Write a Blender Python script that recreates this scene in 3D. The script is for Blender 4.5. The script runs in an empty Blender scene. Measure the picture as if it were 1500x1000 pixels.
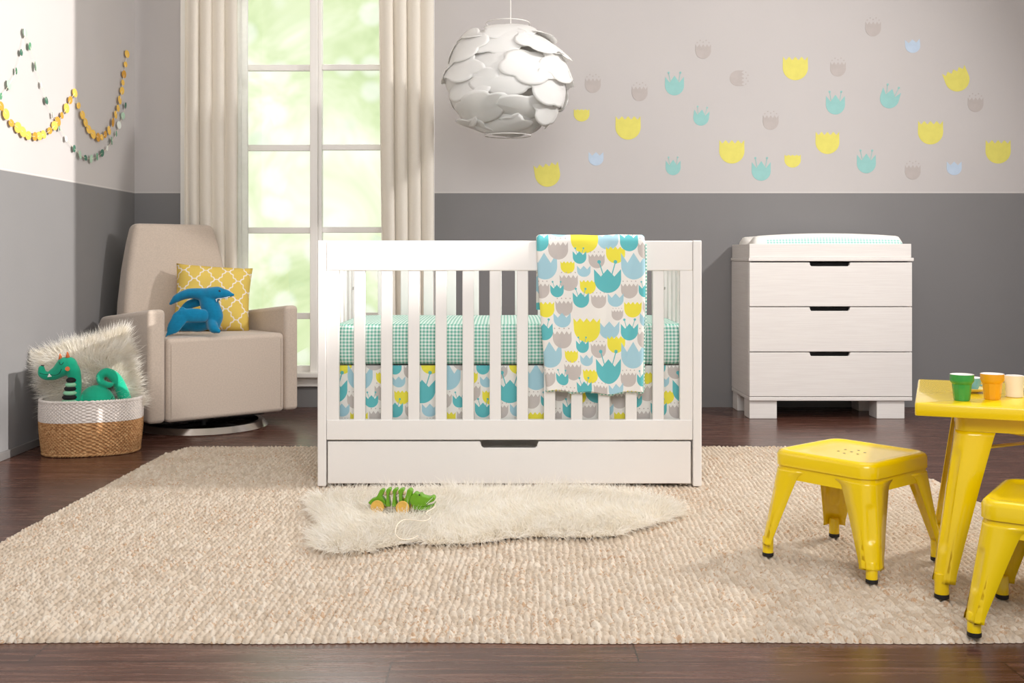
import bpy, bmesh, math, random
import numpy as np
from mathutils import Vector, Matrix
random.seed(7)
rng = np.random.default_rng(7)
PI = math.pi
SC = bpy.context.scene
COL = SC.collection
CAMZ = 0.825; F = 1560.0
YW = 5.9          # back wall plane
XL = -2.054       # left wall plane
PAINT = 1.188     # height of the two-tone paint line
WORLD_FILL=.50; GARDEN=1.12; KEY=60; FRONT=80; TOP=18; SPOT=2400; DAY=90

def P(px, py, Y):
    """photo pixel -> point in the room at depth Y"""
    return Vector(((px-740)*Y/F, Y, CAMZ-(py-378)*Y/F))

# ------------------------------------------------------------------ objects
def tag(o, label=None, cat=None, group=None, kind=None):
    if label: o['label'] = label
    if cat: o['category'] = cat
    if group: o['group'] = group
    if kind: o['kind'] = kind
    return o
def thing(name, label, cat, loc=(0,0,0), rz=0, group=None):
    o = bpy.data.objects.new(name, None); COL.objects.link(o)
    o.empty_display_size = .05
    o.location = loc; o.rotation_euler = (0,0,rz)
    return tag(o, label, cat, group)
def link(name, me, m, parent=None, smooth=None):
    o = bpy.data.objects.new(name, me); COL.objects.link(o)
    if parent: o.parent = parent
    if m is not None:
        me.materials.clear()
        for k in (m if isinstance(m, (list, tuple)) else [m]): me.materials.append(k)
    if smooth is not None:
        me.polygons.foreach_set('use_smooth', [True]*len(me.polygons))
        if smooth < 180: me.set_sharp_from_angle(angle=math.radians(smooth))
    return o
def obj(name, bm, m, parent=None, smooth=None):
    bmesh.ops.recalc_face_normals(bm, faces=bm.faces)
    me = bpy.data.meshes.new(name); bm.to_mesh(me); bm.free()
    return link(name, me, m, parent, smooth)
def pyobj(name, verts, faces, m, parent=None, smooth=None):
    me = bpy.data.meshes.new(name); me.from_pydata([tuple(v) for v in verts], [], faces); me.update()
    return link(name, me, m, parent, smooth)
def bevel(o, w=.003, seg=2, ang=35):
    b = o.modifiers.new('bevel', 'BEVEL'); b.width = w; b.segments = seg
    b.limit_method = 'ANGLE'; b.angle_limit = math.radians(ang); b.harden_normals = False
    o.data.polygons.foreach_set('use_smooth', [True]*len(o.data.polygons))
    w2 = o.modifiers.new('wn', 'WEIGHTED_NORMAL'); w2.keep_sharp = False
    return o
def dup(root):
    r = root.copy(); COL.objects.link(r)
    for ch in list(root.children):
        c = ch.copy(); COL.objects.link(c); c.parent = r; c.matrix_parent_inverse = ch.matrix_parent_inverse
        for g in list(ch.children):
            d = g.copy(); COL.objects.link(d); d.parent = c
    return r

# ------------------------------------------------------------------ bmesh shapes
def box(bm, x0,x1,y0,y1,z0,z1, M=None):
    vs = [bm.verts.new(v) for v in ((x0,y0,z0),(x1,y0,z0),(x1,y1,z0),(x0,y1,z0),(x0,y0,z1),(x1,y0,z1),(x1,y1,z1),(x0,y1,z1))]
    if M is not None:
        for v in vs: v.co = M @ v.co
    for f in ((0,3,2,1),(4,5,6,7),(0,1,5,4),(1,2,6,5),(2,3,7,6),(3,0,4,7)): bm.faces.new([vs[i] for i in f])
    return vs
def boxo(name, x0,x1,y0,y1,z0,z1, m, parent=None, bev=.003, seg=2):
    bm = bmesh.new(); box(bm, x0,x1,y0,y1,z0,z1)
    o = obj(name, bm, m, parent)
    if bev: bevel(o, bev, seg)
    return o
def prism(bm, pts, a, b, axis='Y'):
    """outline pts extruded from a to b along an axis (the outline lives in the other two)"""
    def mk(p, t):
        return {'Y':(p[0],t,p[1]), 'X':(t,p[0],p[1]), 'Z':(p[0],p[1],t)}[axis]
    A = [bm.verts.new(mk(p,a)) for p in pts]; B = [bm.verts.new(mk(p,b)) for p in pts]
    n = len(pts)
    bm.faces.new(A); bm.faces.new(B[::-1])
    for i in range(n): bm.faces.new((A[i], B[i], B[(i+1)%n], A[(i+1)%n]))
def lathe(bm, prof, n=32, cx=0, cy=0, cz=0, sx=1, sy=1, closed=False, facet=None):
    rings = []
    for (r, z) in prof:
        ring = []
        for i in range(n):
            a = 2*PI*i/n
            rr = r if facet is None else r*facet(a, z)
            ring.append(bm.verts.new((cx+rr*sx*math.cos(a), cy+rr*sy*math.sin(a), cz+z)))
        rings.append(ring)
    for k in range(len(rings)-1 + (1 if closed else 0)):
        A = rings[k]; B = rings[(k+1)%len(rings)]
        for i in range(n): bm.faces.new((A[i], A[(i+1)%n], B[(i+1)%n], B[i]))
    if not closed:
        if prof[0][0] > 1e-6: bm.faces.new(rings[0][::-1])
        if prof[-1][0] > 1e-6: bm.faces.new(rings[-1])
    return rings
def catmull(pts, rad, sub=6):
    pts = [Vector(p) for p in pts]; n = len(pts); oP=[]; oR=[]
    for i in range(n-1):
        p0=pts[max(i-1,0)]; p1=pts[i]; p2=pts[i+1]; p3=pts[min(i+2,n-1)]
        for k in range(sub):
            t=k/sub
            oP.append(.5*((2*p1)+(p2-p0)*t+(2*p0-5*p1+4*p2-p3)*t*t+(3*p1-p0-3*p2+p3)*t**3))
            s=t*t*(3-2*t); oR.append(rad[i]*(1-s)+rad[i+1]*s)
    oP.append(pts[-1]); oR.append(rad[-1]); return oP,oR
def tube(bm, pts, rad, n=12, sub=6, flat=None, up=Vector((0,1,0)), cap=True):
    """smooth tube; flat=(scale) squashes it along `up`"""
    if not isinstance(rad,(list,tuple)): rad=[rad]*len(pts)
    if sub>1: Q,R = catmull(pts, rad, sub)
    else: Q,R=[Vector(p) for p in pts],list(rad)
    if cap:   # rounded ends
        d0=(Q[0]-Q[1]).normalized(); d1=(Q[-1]-Q[-2]).normalized()
        pre=[(Q[0]+d0*R[0]*math.sin(a),R[0]*math.cos(a)) for a in (1.5,1.15,.75,.35)]
        post=[(Q[-1]+d1*R[-1]*math.sin(a),R[-1]*math.cos(a)) for a in (.35,.75,1.15,1.5)]
        Q=[p[0] for p in pre]+Q+[p[0] for p in post]; R=[p[1] for p in pre]+R+[p[1] for p in post]
    rings=[]; N=None
    for i,q in enumerate(Q):
        t=(Q[min(i+1,len(Q)-1)]-Q[max(i-1,0)]).normalized()
        if flat is not None or N is None:
            N=up-t*up.dot(t)
            if N.length<1e-4: N=Vector((1,0,0))-t*t.x
        else: N=N-t*N.dot(t)
        N.normalize(); Bv=t.cross(N)
        fl = 1 if flat is None else flat
        rings.append([bm.verts.new(q+N*(R[i]*fl*math.cos(2*PI*k/n))+Bv*(R[i]*math.sin(2*PI*k/n))) for k in range(n)])
    for A,B in zip(rings,rings[1:]):
        for k in range(n): bm.faces.new((A[k],A[(k+1)%n],B[(k+1)%n],B[k]))
    bm.faces.new(rings[0][::-1]); bm.faces.new(rings[-1])
def ellipsoid(bm, c, r, seg=20, rot=None):
    g=bmesh.ops.create_uvsphere(bm,u_segments=seg,v_segments=max(8,seg*2//3),radius=1)
    for v in g['verts']:
        p=Vector((v.co.x*r[0],v.co.y*r[1],v.co.z*r[2]))
        if rot is not None: p=rot@p
        v.co=p+Vector(c)
def cone(bm, base, tip, r, n=8, r2=0.0003):
    tube(bm,[base,tip],[r,r2],n=n,sub=1,cap=False)
def fuse(o, vox=.004, it=6):
    m=o.modifiers.new('fuse','REMESH'); m.mode='VOXEL'; m.voxel_size=vox; m.use_smooth_shade=True
    s=o.modifiers.new('soft','SMOOTH'); s.factor=.5; s.iterations=it
    return o

# ------------------------------------------------------------------ materials
def srgb(r,g,b):
    f=lambda c:(c/255/12.92 if c/255<=.04045 else ((c/255+.055)/1.055)**2.4)
    return (f(r),f(g),f(b),1)
class NT:
    """tiny expression writer for shader nodes"""
    def __init__(s, tree): s.t=tree
    def node(s, kind, **kw):
        n=s.t.nodes.new(kind)
        for k,v in kw.items(): setattr(n,k,v)
        return n
    def m(s, op, a, b=None, c=None, clamp=False):
        n=s.t.nodes.new('ShaderNodeMath'); n.operation=op; n.use_clamp=clamp
        for i,x in enumerate((a,b,c)):
            if x is None: continue
            s.set(n.inputs[i], x)
        return E(s,n.outputs[0])
    def set(s, inp, x):
        if isinstance(x,E): s.t.links.new(x.o,inp)
        elif isinstance(x,bpy.types.NodeSocket): s.t.links.new(x,inp)
        else: inp.default_value=x
    def mix(s, fac, a, b, mode='MIX'):
        n=s.t.nodes.new('ShaderNodeMix'); n.data_type='RGBA'; n.blend_type=mode
        s.set(n.inputs[0],fac); s.set(n.inputs[6],a); s.set(n.inputs[7],b)
        return E(s,n.outputs[2])
    def noise(s, vec, scale, detail=2, rough=.5, dist=0):
        n=s.t.nodes.new('ShaderNodeTexNoise'); s.set(n.inputs['Vector'],vec)
        n.inputs['Scale'].default_value=scale; n.inputs['Detail'].default_value=detail
        n.inputs['Roughness'].default_value=rough; n.inputs['Distortion'].default_value=dist
        return E(s,n.outputs['Fac'])
    def vec(s,x,y,z=0.0):
        n=s.t.nodes.new('ShaderNodeCombineXYZ'); s.set(n.inputs[0],x); s.set(n.inputs[1],y); s.set(n.inputs[2],z); return E(s,n.outputs[0])
    def sep(s,v):
        n=s.t.nodes.new('ShaderNodeSeparateXYZ'); s.set(n.inputs[0],v); return [E(s,n.outputs[i]) for i in range(3)]
    def scale(s,v,k):
        n=s.t.nodes.new('ShaderNodeMapping'); s.set(n.inputs[0],v); n.inputs['Scale'].default_value=k; return E(s,n.outputs[0])
    def ramp(s,fac,stops):
        n=s.t.nodes.new('ShaderNodeValToRGB'); s.set(n.inputs[0],fac); cr=n.color_ramp
        while len(cr.elements)<len(stops): cr.elements.new(.5)
        for e,(p,c) in zip(cr.elements,stops): e.position=p; e.color=c
        return E(s,n.outputs[0])
    def smooth(s,x,a,b):
        n=s.t.nodes.new('ShaderNodeMapRange'); n.interpolation_type='SMOOTHSTEP'; s.set(n.inputs[0],x)
        n.inputs[1].default_value=a; n.inputs[2].default_value=b; return E(s,n.outputs[0])
class E:
    def __init__(s,n,o): s.n=n; s.o=o
    def __add__(s,b): return s.n.m('ADD',s,b)
    __radd__=__add__
    def __sub__(s,b): return s.n.m('SUBTRACT',s,b)
    def __rsub__(s,b): return s.n.m('SUBTRACT',b,s)
    def __mul__(s,b): return s.n.m('MULTIPLY',s,b)
    __rmul__=__mul__
    def __truediv__(s,b): return s.n.m('DIVIDE',s,b)
    def lt(s,b): return s.n.m('LESS_THAN',s,b)
    def gt(s,b): return s.n.m('GREATER_THAN',s,b)
    def abs(s): return s.n.m('ABSOLUTE',s)
    def frac(s): return s.n.m('FRACT',s)
    def floor(s): return s.n.m('FLOOR',s)
    def min(s,b): return s.n.m('MINIMUM',s,b)
    def max(s,b): return s.n.m('MAXIMUM',s,b)
    def sqrt(s): return s.n.m('SQRT',s)
    def sin(s): return s.n.m('SINE',s)
def material(name, color=(.8,.8,.8,1), rough=.5, metal=0, spec=.5, coat=0, sheen=0, coords='Object', noise=None, bump=None, build=None, trans=0):
    """noise=(scale, amount) varies the colour a little; bump=(scale, distance)"""
    mt=bpy.data.materials.new(name); mt.use_nodes=True; t=mt.node_tree; b=t.nodes['Principled BSDF']; N=NT(t)
    tc=t.nodes.new('ShaderNodeTexCoord'); v=E(N,tc.outputs[coords])
    b.inputs['Base Color'].default_value=color; b.inputs['Roughness'].default_value=rough; b.inputs['Metallic'].default_value=metal
    b.inputs['Specular IOR Level'].default_value=spec; b.inputs['Coat Weight'].default_value=coat
    b.inputs['Sheen Weight'].default_value=sheen
    c=None
    if build: c=build(N,v,b)
    if c is None: c=E(N,N.mix(0.0,color,color).o)
    if noise:
        k=N.noise(v,noise[0],3)
        f=N.smooth(k,.3,.7)
        dark=N.mix(1.0,c,(1-noise[1],)*3+(1,),'MULTIPLY')
        c=N.mix(f,dark,c)
    N.set(b.inputs['Base Color'],c)
    if bump:
        k=N.noise(v,bump[0],3,.6); bp=t.nodes.new('ShaderNodeBump'); bp.inputs['Distance'].default_value=bump[1]; bp.inputs['Strength'].default_value=bump[2] if len(bump)>2 else .6
        N.set(bp.inputs['Height'],k); t.links.new(bp.outputs[0],b.inputs['Normal'])
    if trans:
        tr=t.nodes.new('ShaderNodeBsdfTranslucent'); N.set(tr.inputs[0],c); mx=t.nodes.new('ShaderNodeMixShader'); mx.inputs[0].default_value=trans
        out=t.nodes['Material Output']; t.links.new(b.outputs[0],mx.inputs[1]); t.links.new(tr.outputs[0],mx.inputs[2]); t.links.new(mx.outputs[0],out.inputs[0])
    return mt

TEAL=srgb(88,186,192); LBLUE=srgb(164,206,220); LGREY=srgb(198,189,184); LEMON=srgb(240,228,60); CREAMW=srgb(240,236,230)
def tulip_pattern(N,v,b):
    """printed cotton: a repeat of 22 tulips, measured in units of 0.000752 m (UV in metres, v pointing down)"""
    uu,vv,_=N.sep(v); K=1/.000752
    U=uu*K; V=vv*K; PX,PY=422.,420.
    c=CREAMW
    motifs=[ # x,y,halfwidth,kind
     (480,65,50,'b'),(370,62,65,'y'),(515,130,45,'y'),(600,185,60,'B'),(245,110,47,'g'),(425,160,38,'g'),(345,145,32,'t'),(580,75,43,'t'),
     (287,190,33,'y'),(363,210,32,'b'),(290,262,43,'g'),(380,282,38,'y'),(475,250,64,'T'),(232,303,32,'t'),(578,300,40,'g'),(430,350,36,'g'),
     (345,345,39,'t'),(512,345,38,'b'),(262,382,41,'g'),(595,388,42,'y'),(520,415,28,'g'),(250,440,42,'b')]
    kinds={'t':(1.,.55,.85,1.0,TEAL,'s'),'T':(1.,.55,.75,1.0,TEAL,'s'),'b':(1.,.55,.75,.9,LBLUE,''),'B':(1.,.8,1.0,1.1,LBLUE,''),
           'y':(.5,.28,.75,1.0,LEMON,''),'g':(.5,.35,.75,1.0,LGREY,'d')}
    for (cx,cy,hw,k) in motifs:
        per,A,T,B,colr,ex=kinds[k]
        x=(((U-cx)/PX+.5).frac()-.5)*(PX/hw)
        y=(((V-cy)/PY+.5).frac()-.5)*(-PY/hw)
        ax=x.abs()
        tri=((x/per+.5).frac()-.5).abs()*(2*A)
        top=(y+tri).lt(T)
        ym=y.min(0.)/B
        inside=(x*x+ym*ym).lt(1.)*top
        mask=inside
        if ex=='s':
            # two stamens leaning outward with a round head
            y1=y-.1
            ln=((ax-.25-y1*.3).abs().lt(.04))*y.gt(0.)*y.lt(1.2)
            dx=ax-.6; dy=y-1.28
            dot=(dx*dx+dy*dy).lt(.018)
            mask=mask.max(ln).max(dot)
        if ex=='d':
            dx=(((x/.5).frac()-.5)*.5); dy=y-1.02
            mask=mask.max((dx*dx+dy*dy).lt(.006)*ax.lt(1.))
        c=N.mix(mask*.95,c,colr)
    return c
def gingham(c1,c2,per):
    def f(N,v,b):
        x,y,_=N.sep(v)
        a=(x/per).frac().gt(.5); d=(y/per).frac().gt(.5)
        return N.mix((a+d)*.5,c1,c2)
    return f
M={}
M['crib']=material('satin_white_lacquer',srgb(243,239,235),.38,spec=.45,noise=(3,.02))
M['dresser']=material('brushed_white_lacquer',srgb(226,219,212),.42,spec=.4,
    build=lambda N,v,b:N.mix(N.smooth(N.noise(N.scale(v,(1.5,1.5,60)),4,3),.35,.65),srgb(232,226,221),srgb(237,232,227)))
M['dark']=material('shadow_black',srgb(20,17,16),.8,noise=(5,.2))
def wallmat(N,v,b):
    x,y,z=N.sep(v)
    n=N.noise(v,1.7,3)
    up=N.mix(n,srgb(192,187,185),srgb(198,193,191)); lo=N.mix(n,srgb(126,124,124),srgb(134,132,132))
    edge=(z-PAINT).abs().lt(.004)
    c=N.mix(z.gt(PAINT),lo,up)
    return N.mix(edge*.5,c,srgb(225,220,215))
M['wall']=material('two_tone_wall_paint',rough=.75,spec=.2,build=wallmat,bump=(90,.001,.25))
M['white']=material('white_gloss_trim',srgb(247,243,238),.35,noise=(4,.03))
M['skirtboard']=material('grey_painted_board',srgb(120,116,114),.45,noise=(5,.06))
def floor_nodes(N,v,b):
    x,y,z=N.sep(v)
    row=(y/.128).floor()
    off=((row*12.9898).sin()*43758.5).frac()
    u=x/1.25+off; cell=u.floor()
    rnd=((row*78.2+cell*37.7).sin()*4375.5).frac()
    fy=((y/.128).frac()-.5).abs().gt(.489); fx=(u.frac()-.5).abs().gt(.4985)
    gap=fy.max(fx)
    g=N.noise(N.vec(x*1.2+rnd*9,y*22+rnd*5,rnd*7),3.2,6,.62,.6)
    col=N.ramp(g,[(.25,srgb(52,30,24)),(.5,srgb(90,57,46)),(.75,srgb(128,90,75))])
    col=N.mix((rnd*.35).max(0.),col,srgb(60,36,29))
    col=N.mix(gap*.75,col,srgb(22,12,10))
    bp=N.t.nodes.new('ShaderNodeBump'); bp.inputs['Distance'].default_value=.0012; bp.inputs['Strength'].default_value=.35
    N.set(bp.inputs['Height'],(g*.4)-gap); N.t.links.new(bp.outputs[0],b.inputs['Normal'])
    N.set(b.inputs['Roughness'],g*.18+.17)
    return col
M['floor']=material('dark_walnut_laminate',rough=.3,spec=.5,build=floor_nodes)
M['curtain']=material('cream_curtain_linen',srgb(246,240,230),.85,sheen=.2,trans=.14,
    build=lambda N,v,b:N.mix(N.noise(N.scale(v,(220,220,30)),3,2),srgb(240,231,217),srgb(250,244,234)))
M['sheer']=material('white_sheer_voile',srgb(250,249,247),.8,trans=.6,noise=(40,.03))
M['glass']=material('window_glass',(1,1,1,1),.02)
t=M['glass'].node_tree; g1=t.nodes.new('ShaderNodeBsdfTransparent'); g2=t.nodes.new('ShaderNodeBsdfGlossy'); g2.inputs['Roughness'].default_value=.02
fr=t.nodes.new('ShaderNodeFresnel'); mx=t.nodes.new('ShaderNodeMixShader'); t.links.new(fr.outputs[0],mx.inputs[0]); t.links.new(g1.outputs[0],mx.inputs[1]); t.links.new(g2.outputs[0],mx.inputs[2]); t.links.new(mx.outputs[0],t.nodes['Material Output'].inputs[0])
M['chair']=material('beige_upholstery',srgb(206,190,175),.9,spec=.15,sheen=.3,noise=(160,.10),bump=(420,.0012,.5))
M['chrome']=material('brushed_steel',srgb(200,196,192),.22,metal=1,noise=(20,.05))
M['blackmetal']=material('black_metal',srgb(26,24,24),.4,noise=(9,.1))
def trellis(N,v,b):
    # quatrefoil trellis on yellow cotton, UV 0..1 -> 3.2 repeats
    x,y,_=N.sep(v)
    a=(x+y)*2.35+.12; d=(x-y)*2.35+.2
    # wavy lattice lines
    wa=((d*2*PI).sin()*.07)+((d*6*PI).sin()*.035); wd=((a*2*PI).sin()*.07)+((a*6*PI).sin()*.035)
    l1=((a+wa).frac()-.5).abs().lt(.045); l2=((d+wd).frac()-.5).abs().lt(.045)
    return N.mix(l1.max(l2),srgb(224,194,98),srgb(238,228,216))
M['pillow']=material('yellow_trellis_cotton',rough=.85,spec=.15,coords='UV',build=trellis,bump=(60,.002,.3))
M['blueknit']=material('blue_knit',srgb(10,128,170),.9,spec=.15,sheen=.4,noise=(60,.12),
    build=lambda N,v,b:N.mix(((N.sep(v)[2]*1500).sin()*.5+.5)*.35,srgb(8,132,176),srgb(4,96,136)))
M['eye']=material('black_eye',srgb(12,12,16),.2)
M['tooth']=material('white_felt',srgb(240,238,232),.8,noise=(30,.05))
M['green']=material('green_plush',srgb(28,172,134),.9,spec=.15,sheen=.35,noise=(45,.08))
M['mint']=material('mint_plush',srgb(150,214,172),.9,sheen=.3,noise=(45,.08))
M['blackfelt']=material('black_felt',srgb(24,24,28),.9,noise=(30,.1))
M['coral']=material('orange_felt',srgb(222,120,70),.85,noise=(30,.1))
M['straw']=material('natural_straw',rough=.8,build=lambda N,v,b:N.ramp(N.noise(N.scale(v,(60,60,160)),1,4,.6),[(.3,srgb(138,92,52)),(.5,srgb(186,138,90)),(.7,srgb(212,172,124))]),bump=(200,.001,.6))
M['strawwhite']=material('white_painted_straw',srgb(232,222,214),.75,noise=(120,.15),bump=(200,.001,.6))
M['fur']=material('ivory_sheepskin',rough=.75,spec=.2,sheen=.2,build=lambda N,v,b:N.mix(N.smooth(N.noise(v,22,3),.35,.7),srgb(246,240,228),srgb(253,250,244)),trans=.45)
M['furbase']=material('sheepskin_hide',srgb(214,198,172),.9,noise=(30,.15))
M['yellow']=material('yellow_powder_coat',srgb(243,207,0),.24,spec=.5,coat=.4,noise=(4,.03))
M['rubber']=material('black_rubber',srgb(24,22,22),.6,noise=(20,.1))
M['print']=material('tulip_print_cotton',rough=.85,spec=.15,coords='UV',build=tulip_pattern)
M['ging']=material('green_gingham_cotton',rough=.85,spec=.15,coords='UV',build=gingham(srgb(234,242,237),srgb(104,178,158),.0125))
M['ginglight']=material('pale_gingham_cotton',rough=.85,spec=.15,coords='UV',build=gingham(srgb(238,242,238),srgb(150,206,198),.016))
M['padwhite']=material('white_terry',srgb(238,234,228),.9,noise=(80,.06),bump=(300,.001,.4))
M['paper']=material('white_paper_shade',srgb(255,254,252),.7,spec=.1,trans=.38,noise=(6,.03))
M['cord']=material('white_cord',srgb(236,233,228),.5,noise=(8,.04))
def simple(name,c,r=.6,n=(25,.06),**k): return material(name,c,r,noise=n,**k)
M['dgrey']=simple('decal_grey',srgb(184,175,171),.7); M['dyel']=simple('decal_yellow',srgb(222,213,104),.7)
M['dteal']=simple('decal_teal',srgb(146,196,192),.7); M['dblue']=simple('decal_pale_blue',srgb(186,203,222),.7)
M['gold']=simple('golden_paper',srgb(236,190,84),.7); M['gold2']=simple('ochre_paper',srgb(206,150,50),.7)
M['pg1']=simple('green_paper',srgb(96,160,120),.7); M['pg2']=simple('mint_paper',srgb(176,206,182),.7); M['pg3']=simple('pale_paper',srgb(228,232,224),.7); M['pg4']=simple('dark_green_paper',srgb(64,112,92),.7)
M['cupgreen']=simple('green_glaze',srgb(64,158,72),.25,(12,.06)); M['cupyel']=simple('orange_yellow_glaze',srgb(238,166,30),.25,(12,.06))
M['cupcream']=simple('cream_glaze',srgb(238,226,200),.3,(12,.04)); M['cupblue']=simple('blue_glaze',srgb(112,172,190),.25,(12,.1)); M['cupwhite']=simple('white_glaze',srgb(244,238,230),.2,(12,.03)); M['saucer']=simple('pale_yellow_glaze',srgb(240,220,150),.3,(12,.04))
M['toygreen']=simple('green_painted_wood',srgb(112,170,26),.4,(60,.15)); M['wood']=simple('yellow_wood',srgb(232,184,84),.45,(50,.15)); M['bead']=simple('natural_wood_bead',srgb(236,200,164),.5,(50,.1)); M['string']=simple('cream_string',srgb(244,232,212),.8)
# ================================================================== camera
cam=bpy.data.cameras.new('camera'); co=bpy.data.objects.new('camera',cam); COL.objects.link(co)
cam.sensor_width=36; cam.lens=F/1500*36; cam.shift_x=10/1500; cam.shift_y=-122/1500; cam.clip_start=.05
co.location=(0,0,CAMZ); co.rotation_euler=(PI/2,0,0); SC.camera=co
SC.view_settings.view_transform='Standard'; SC.view_settings.look='None'; SC.view_settings.gamma=1
SC.view_settings.use_curve_mapping=False
SC.view_settings.exposure=0.15

# ================================================================== sky and garden light outside
w=bpy.data.worlds.new('world'); SC.world=w; w.use_nodes=True; T=w.node_tree; T.nodes.clear(); N=NT(T)
tc=T.nodes.new('ShaderNodeTexCoord'); d=E(N,tc.outputs['Generated'])
dx,dy,dz=N.sep(d)
U=N.vec(dx/dy.max(.05), dz/dy.max(.05))
big=N.noise(U,9,4,.62,.6)
leaf=N.ramp(big,[(.3,srgb(184,206,150)),(.43,srgb(212,228,180)),(.56,srgb(236,243,212)),(.68,srgb(251,252,244))])
vo=T.nodes.new('ShaderNodeTexVoronoi'); vo.feature='F1'; N.set(vo.inputs['Vector'],U); vo.inputs['Scale'].default_value=34; vo.inputs['Randomness'].default_value=1
disc=N.smooth(E(N,vo.outputs['Distance']),.50,.26)
rnd=N.sep(E(N,vo.outputs['Color']))[0]
leaf=N.mix(disc*rnd.gt(.5)*.5,leaf,srgb(250,252,246))
leaf=N.mix(disc*rnd.lt(.16)*.35,leaf,srgb(196,222,200))
gate=N.smooth(dy,.55,.8)
bg1=T.nodes.new('ShaderNodeBackground'); bg2=T.nodes.new('ShaderNodeBackground')
N.set(bg1.inputs[0],(.98,.985,1.0,1)); bg1.inputs[1].default_value=WORLD_FILL
N.set(bg2.inputs[0],leaf); bg2.inputs[1].default_value=GARDEN
ms=T.nodes.new('ShaderNodeMixShader'); N.set(ms.inputs[0],gate); T.links.new(bg1.outputs[0],ms.inputs[1]); T.links.new(bg2.outputs[0],ms.inputs[2])
wo=T.nodes.new('ShaderNodeOutputWorld'); T.links.new(ms.outputs[0],wo.inputs[0])

# ================================================================== lights
def area(name,loc,target,size,power,color=(1,.975,.955),sy=None,spread=180):
    l=bpy.data.lights.new(name,'AREA'); l.energy=power; l.size=size; l.color=color; l.spread=math.radians(spread)
    if sy: l.shape='RECTANGLE'; l.size_y=sy
    o=bpy.data.objects.new(name,l); COL.objects.link(o); o.location=loc
    o.rotation_euler=(Vector(target)-Vector(loc)).to_track_quat('-Z','Y').to_euler(); return o
area('key_lamp',(3.05,3.75,2.6),(-.9,4.0,.3),.22,KEY,spread=152)
area('softbox_front',(.3,-.3,2.6),(-.35,4.8,.7),2.2,FRONT,(1,.99,.985),1.6)
area('softbox_top',(.9,3.6,2.92),(.6,4.6,0),1.8,TOP,(1,.99,.985),1.6)
area('garden_daylight',(-1.0,7.7,3.5),(-1.2,5.8,1.2),1.3,DAY,(1,1,.97))
sp=bpy.data.lights.new('wall_spot','SPOT'); sp.energy=SPOT; sp.spot_size=math.radians(29); sp.spot_blend=.3; sp.shadow_soft_size=.006; sp.color=(1,.97,.93)
so=bpy.data.objects.new('wall_spot',sp); COL.objects.link(so); so.location=(4.5,1.5,2.9)
so.rotation_euler=(Vector((-2.054,4.15,1.72))-Vector(so.location)).to_track_quat('-Z','Y').to_euler()

# ================================================================== room shell
def struct(o,label=None): o['kind']='structure'; 
def st(o): o['kind']='structure'; return o
bm=bmesh.new(); box(bm,-2.3,3.6,-.5,6.02,-.05,0); st(obj('floor',bm,M['floor']))
WX0,WX1,WZ0=-1.74,-.446,.19; CE=3.0
bm=bmesh.new()
box(bm,-2.174,WX0,YW,YW+.12,0,CE); box(bm,WX1,3.32,YW,YW+.12,0,CE); box(bm,WX0,WX1,YW,YW+.12,0,WZ0-.0); box(bm,WX0,WX1,YW,YW+.12,2.62,CE)
st(obj('wall_back',bm,M['wall']))
bm=bmesh.new(); box(bm,XL-.12,XL,.6,YW,0,CE); st(obj('wall_left',bm,M['wall']))
bm=bmesh.new(); box(bm,3.2,3.32,2.21,YW,0,CE); st(obj('flag_wall_right',bm,M['wall']))  # unseen wall added as a flag; its front edge cuts the spot's beam
bm=bmesh.new(); box(bm,-2.174,3.32,2.4,YW+.12,CE,CE+.08); st(obj('ceiling',bm,M['white']))
bm=bmesh.new(); box(bm,XL,XL+.010,.6,YW,0,.035); o=obj('baseboard_left',bm,M['skirtboard']); st(bevel(o,.003))
# window: frame, sashes, panes
win=thing('window_1','tall white framed window with a bright blurred garden behind','window'); win['kind']='structure'; del win['label']; del win['category']
bm=bmesh.new()
for x0,x1 in ((WX0-.055,WX0),(WX1,WX1+.055)): box(bm,x0,x1,YW-.018,YW+.0,WZ0-.07,2.68)
box(bm,WX0-.055,WX1+.055,YW-.02,YW,2.62,2.68)
for x0,x1 in ((WX0,WX0+.03),(WX1-.03,WX1)): box(bm,x0,x1,YW,YW+.115,WZ0,2.62)
box(bm,WX0,WX1,YW,YW+.115,2.59,2.62); box(bm,WX0,WX1,YW+.03,YW+.09,WZ0,WZ0+.035)
bevel(obj('window_frame',bm,M['white'],win),.003)
bm=bmesh.new(); box(bm,-1.083,-1.041,YW+.005,YW+.10,WZ0,2.6); box(bm,-1.041,-1.022,YW+.03,YW+.085,WZ0,2.6); bevel(obj('mullion',bm,M['white'],win),.003)
for z in (.502,.980,1.441,1.888,2.33):
    bm=bmesh.new()
    box(bm,WX0+.03,-1.083,YW+.045,YW+.075,z-.017,z+.017); box(bm,-1.022,WX1-.03,YW+.045,YW+.075,z-.013,z+.019); bevel(obj('muntin',bm,M['white'],win),.003)
for x0,x1 in ((WX0+.03,-1.083),(-1.022,WX1-.03)):
    bm=bmesh.new(); box(bm,x0,x1,YW+.058,YW+.061,WZ0+.03,2.6); obj('window_pane',bm,M['glass'],win)
bm=bmesh.new(); box(bm,WX0-.07,WX1+.07,YW-.055,YW+.03,WZ0-.022,WZ0+.004); box(bm,WX0-.05,WX1+.05,YW-.018,YW,WZ0-.075,WZ0-.022)
bevel(obj('window_sill',bm,M['white'],win),.004)

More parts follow.
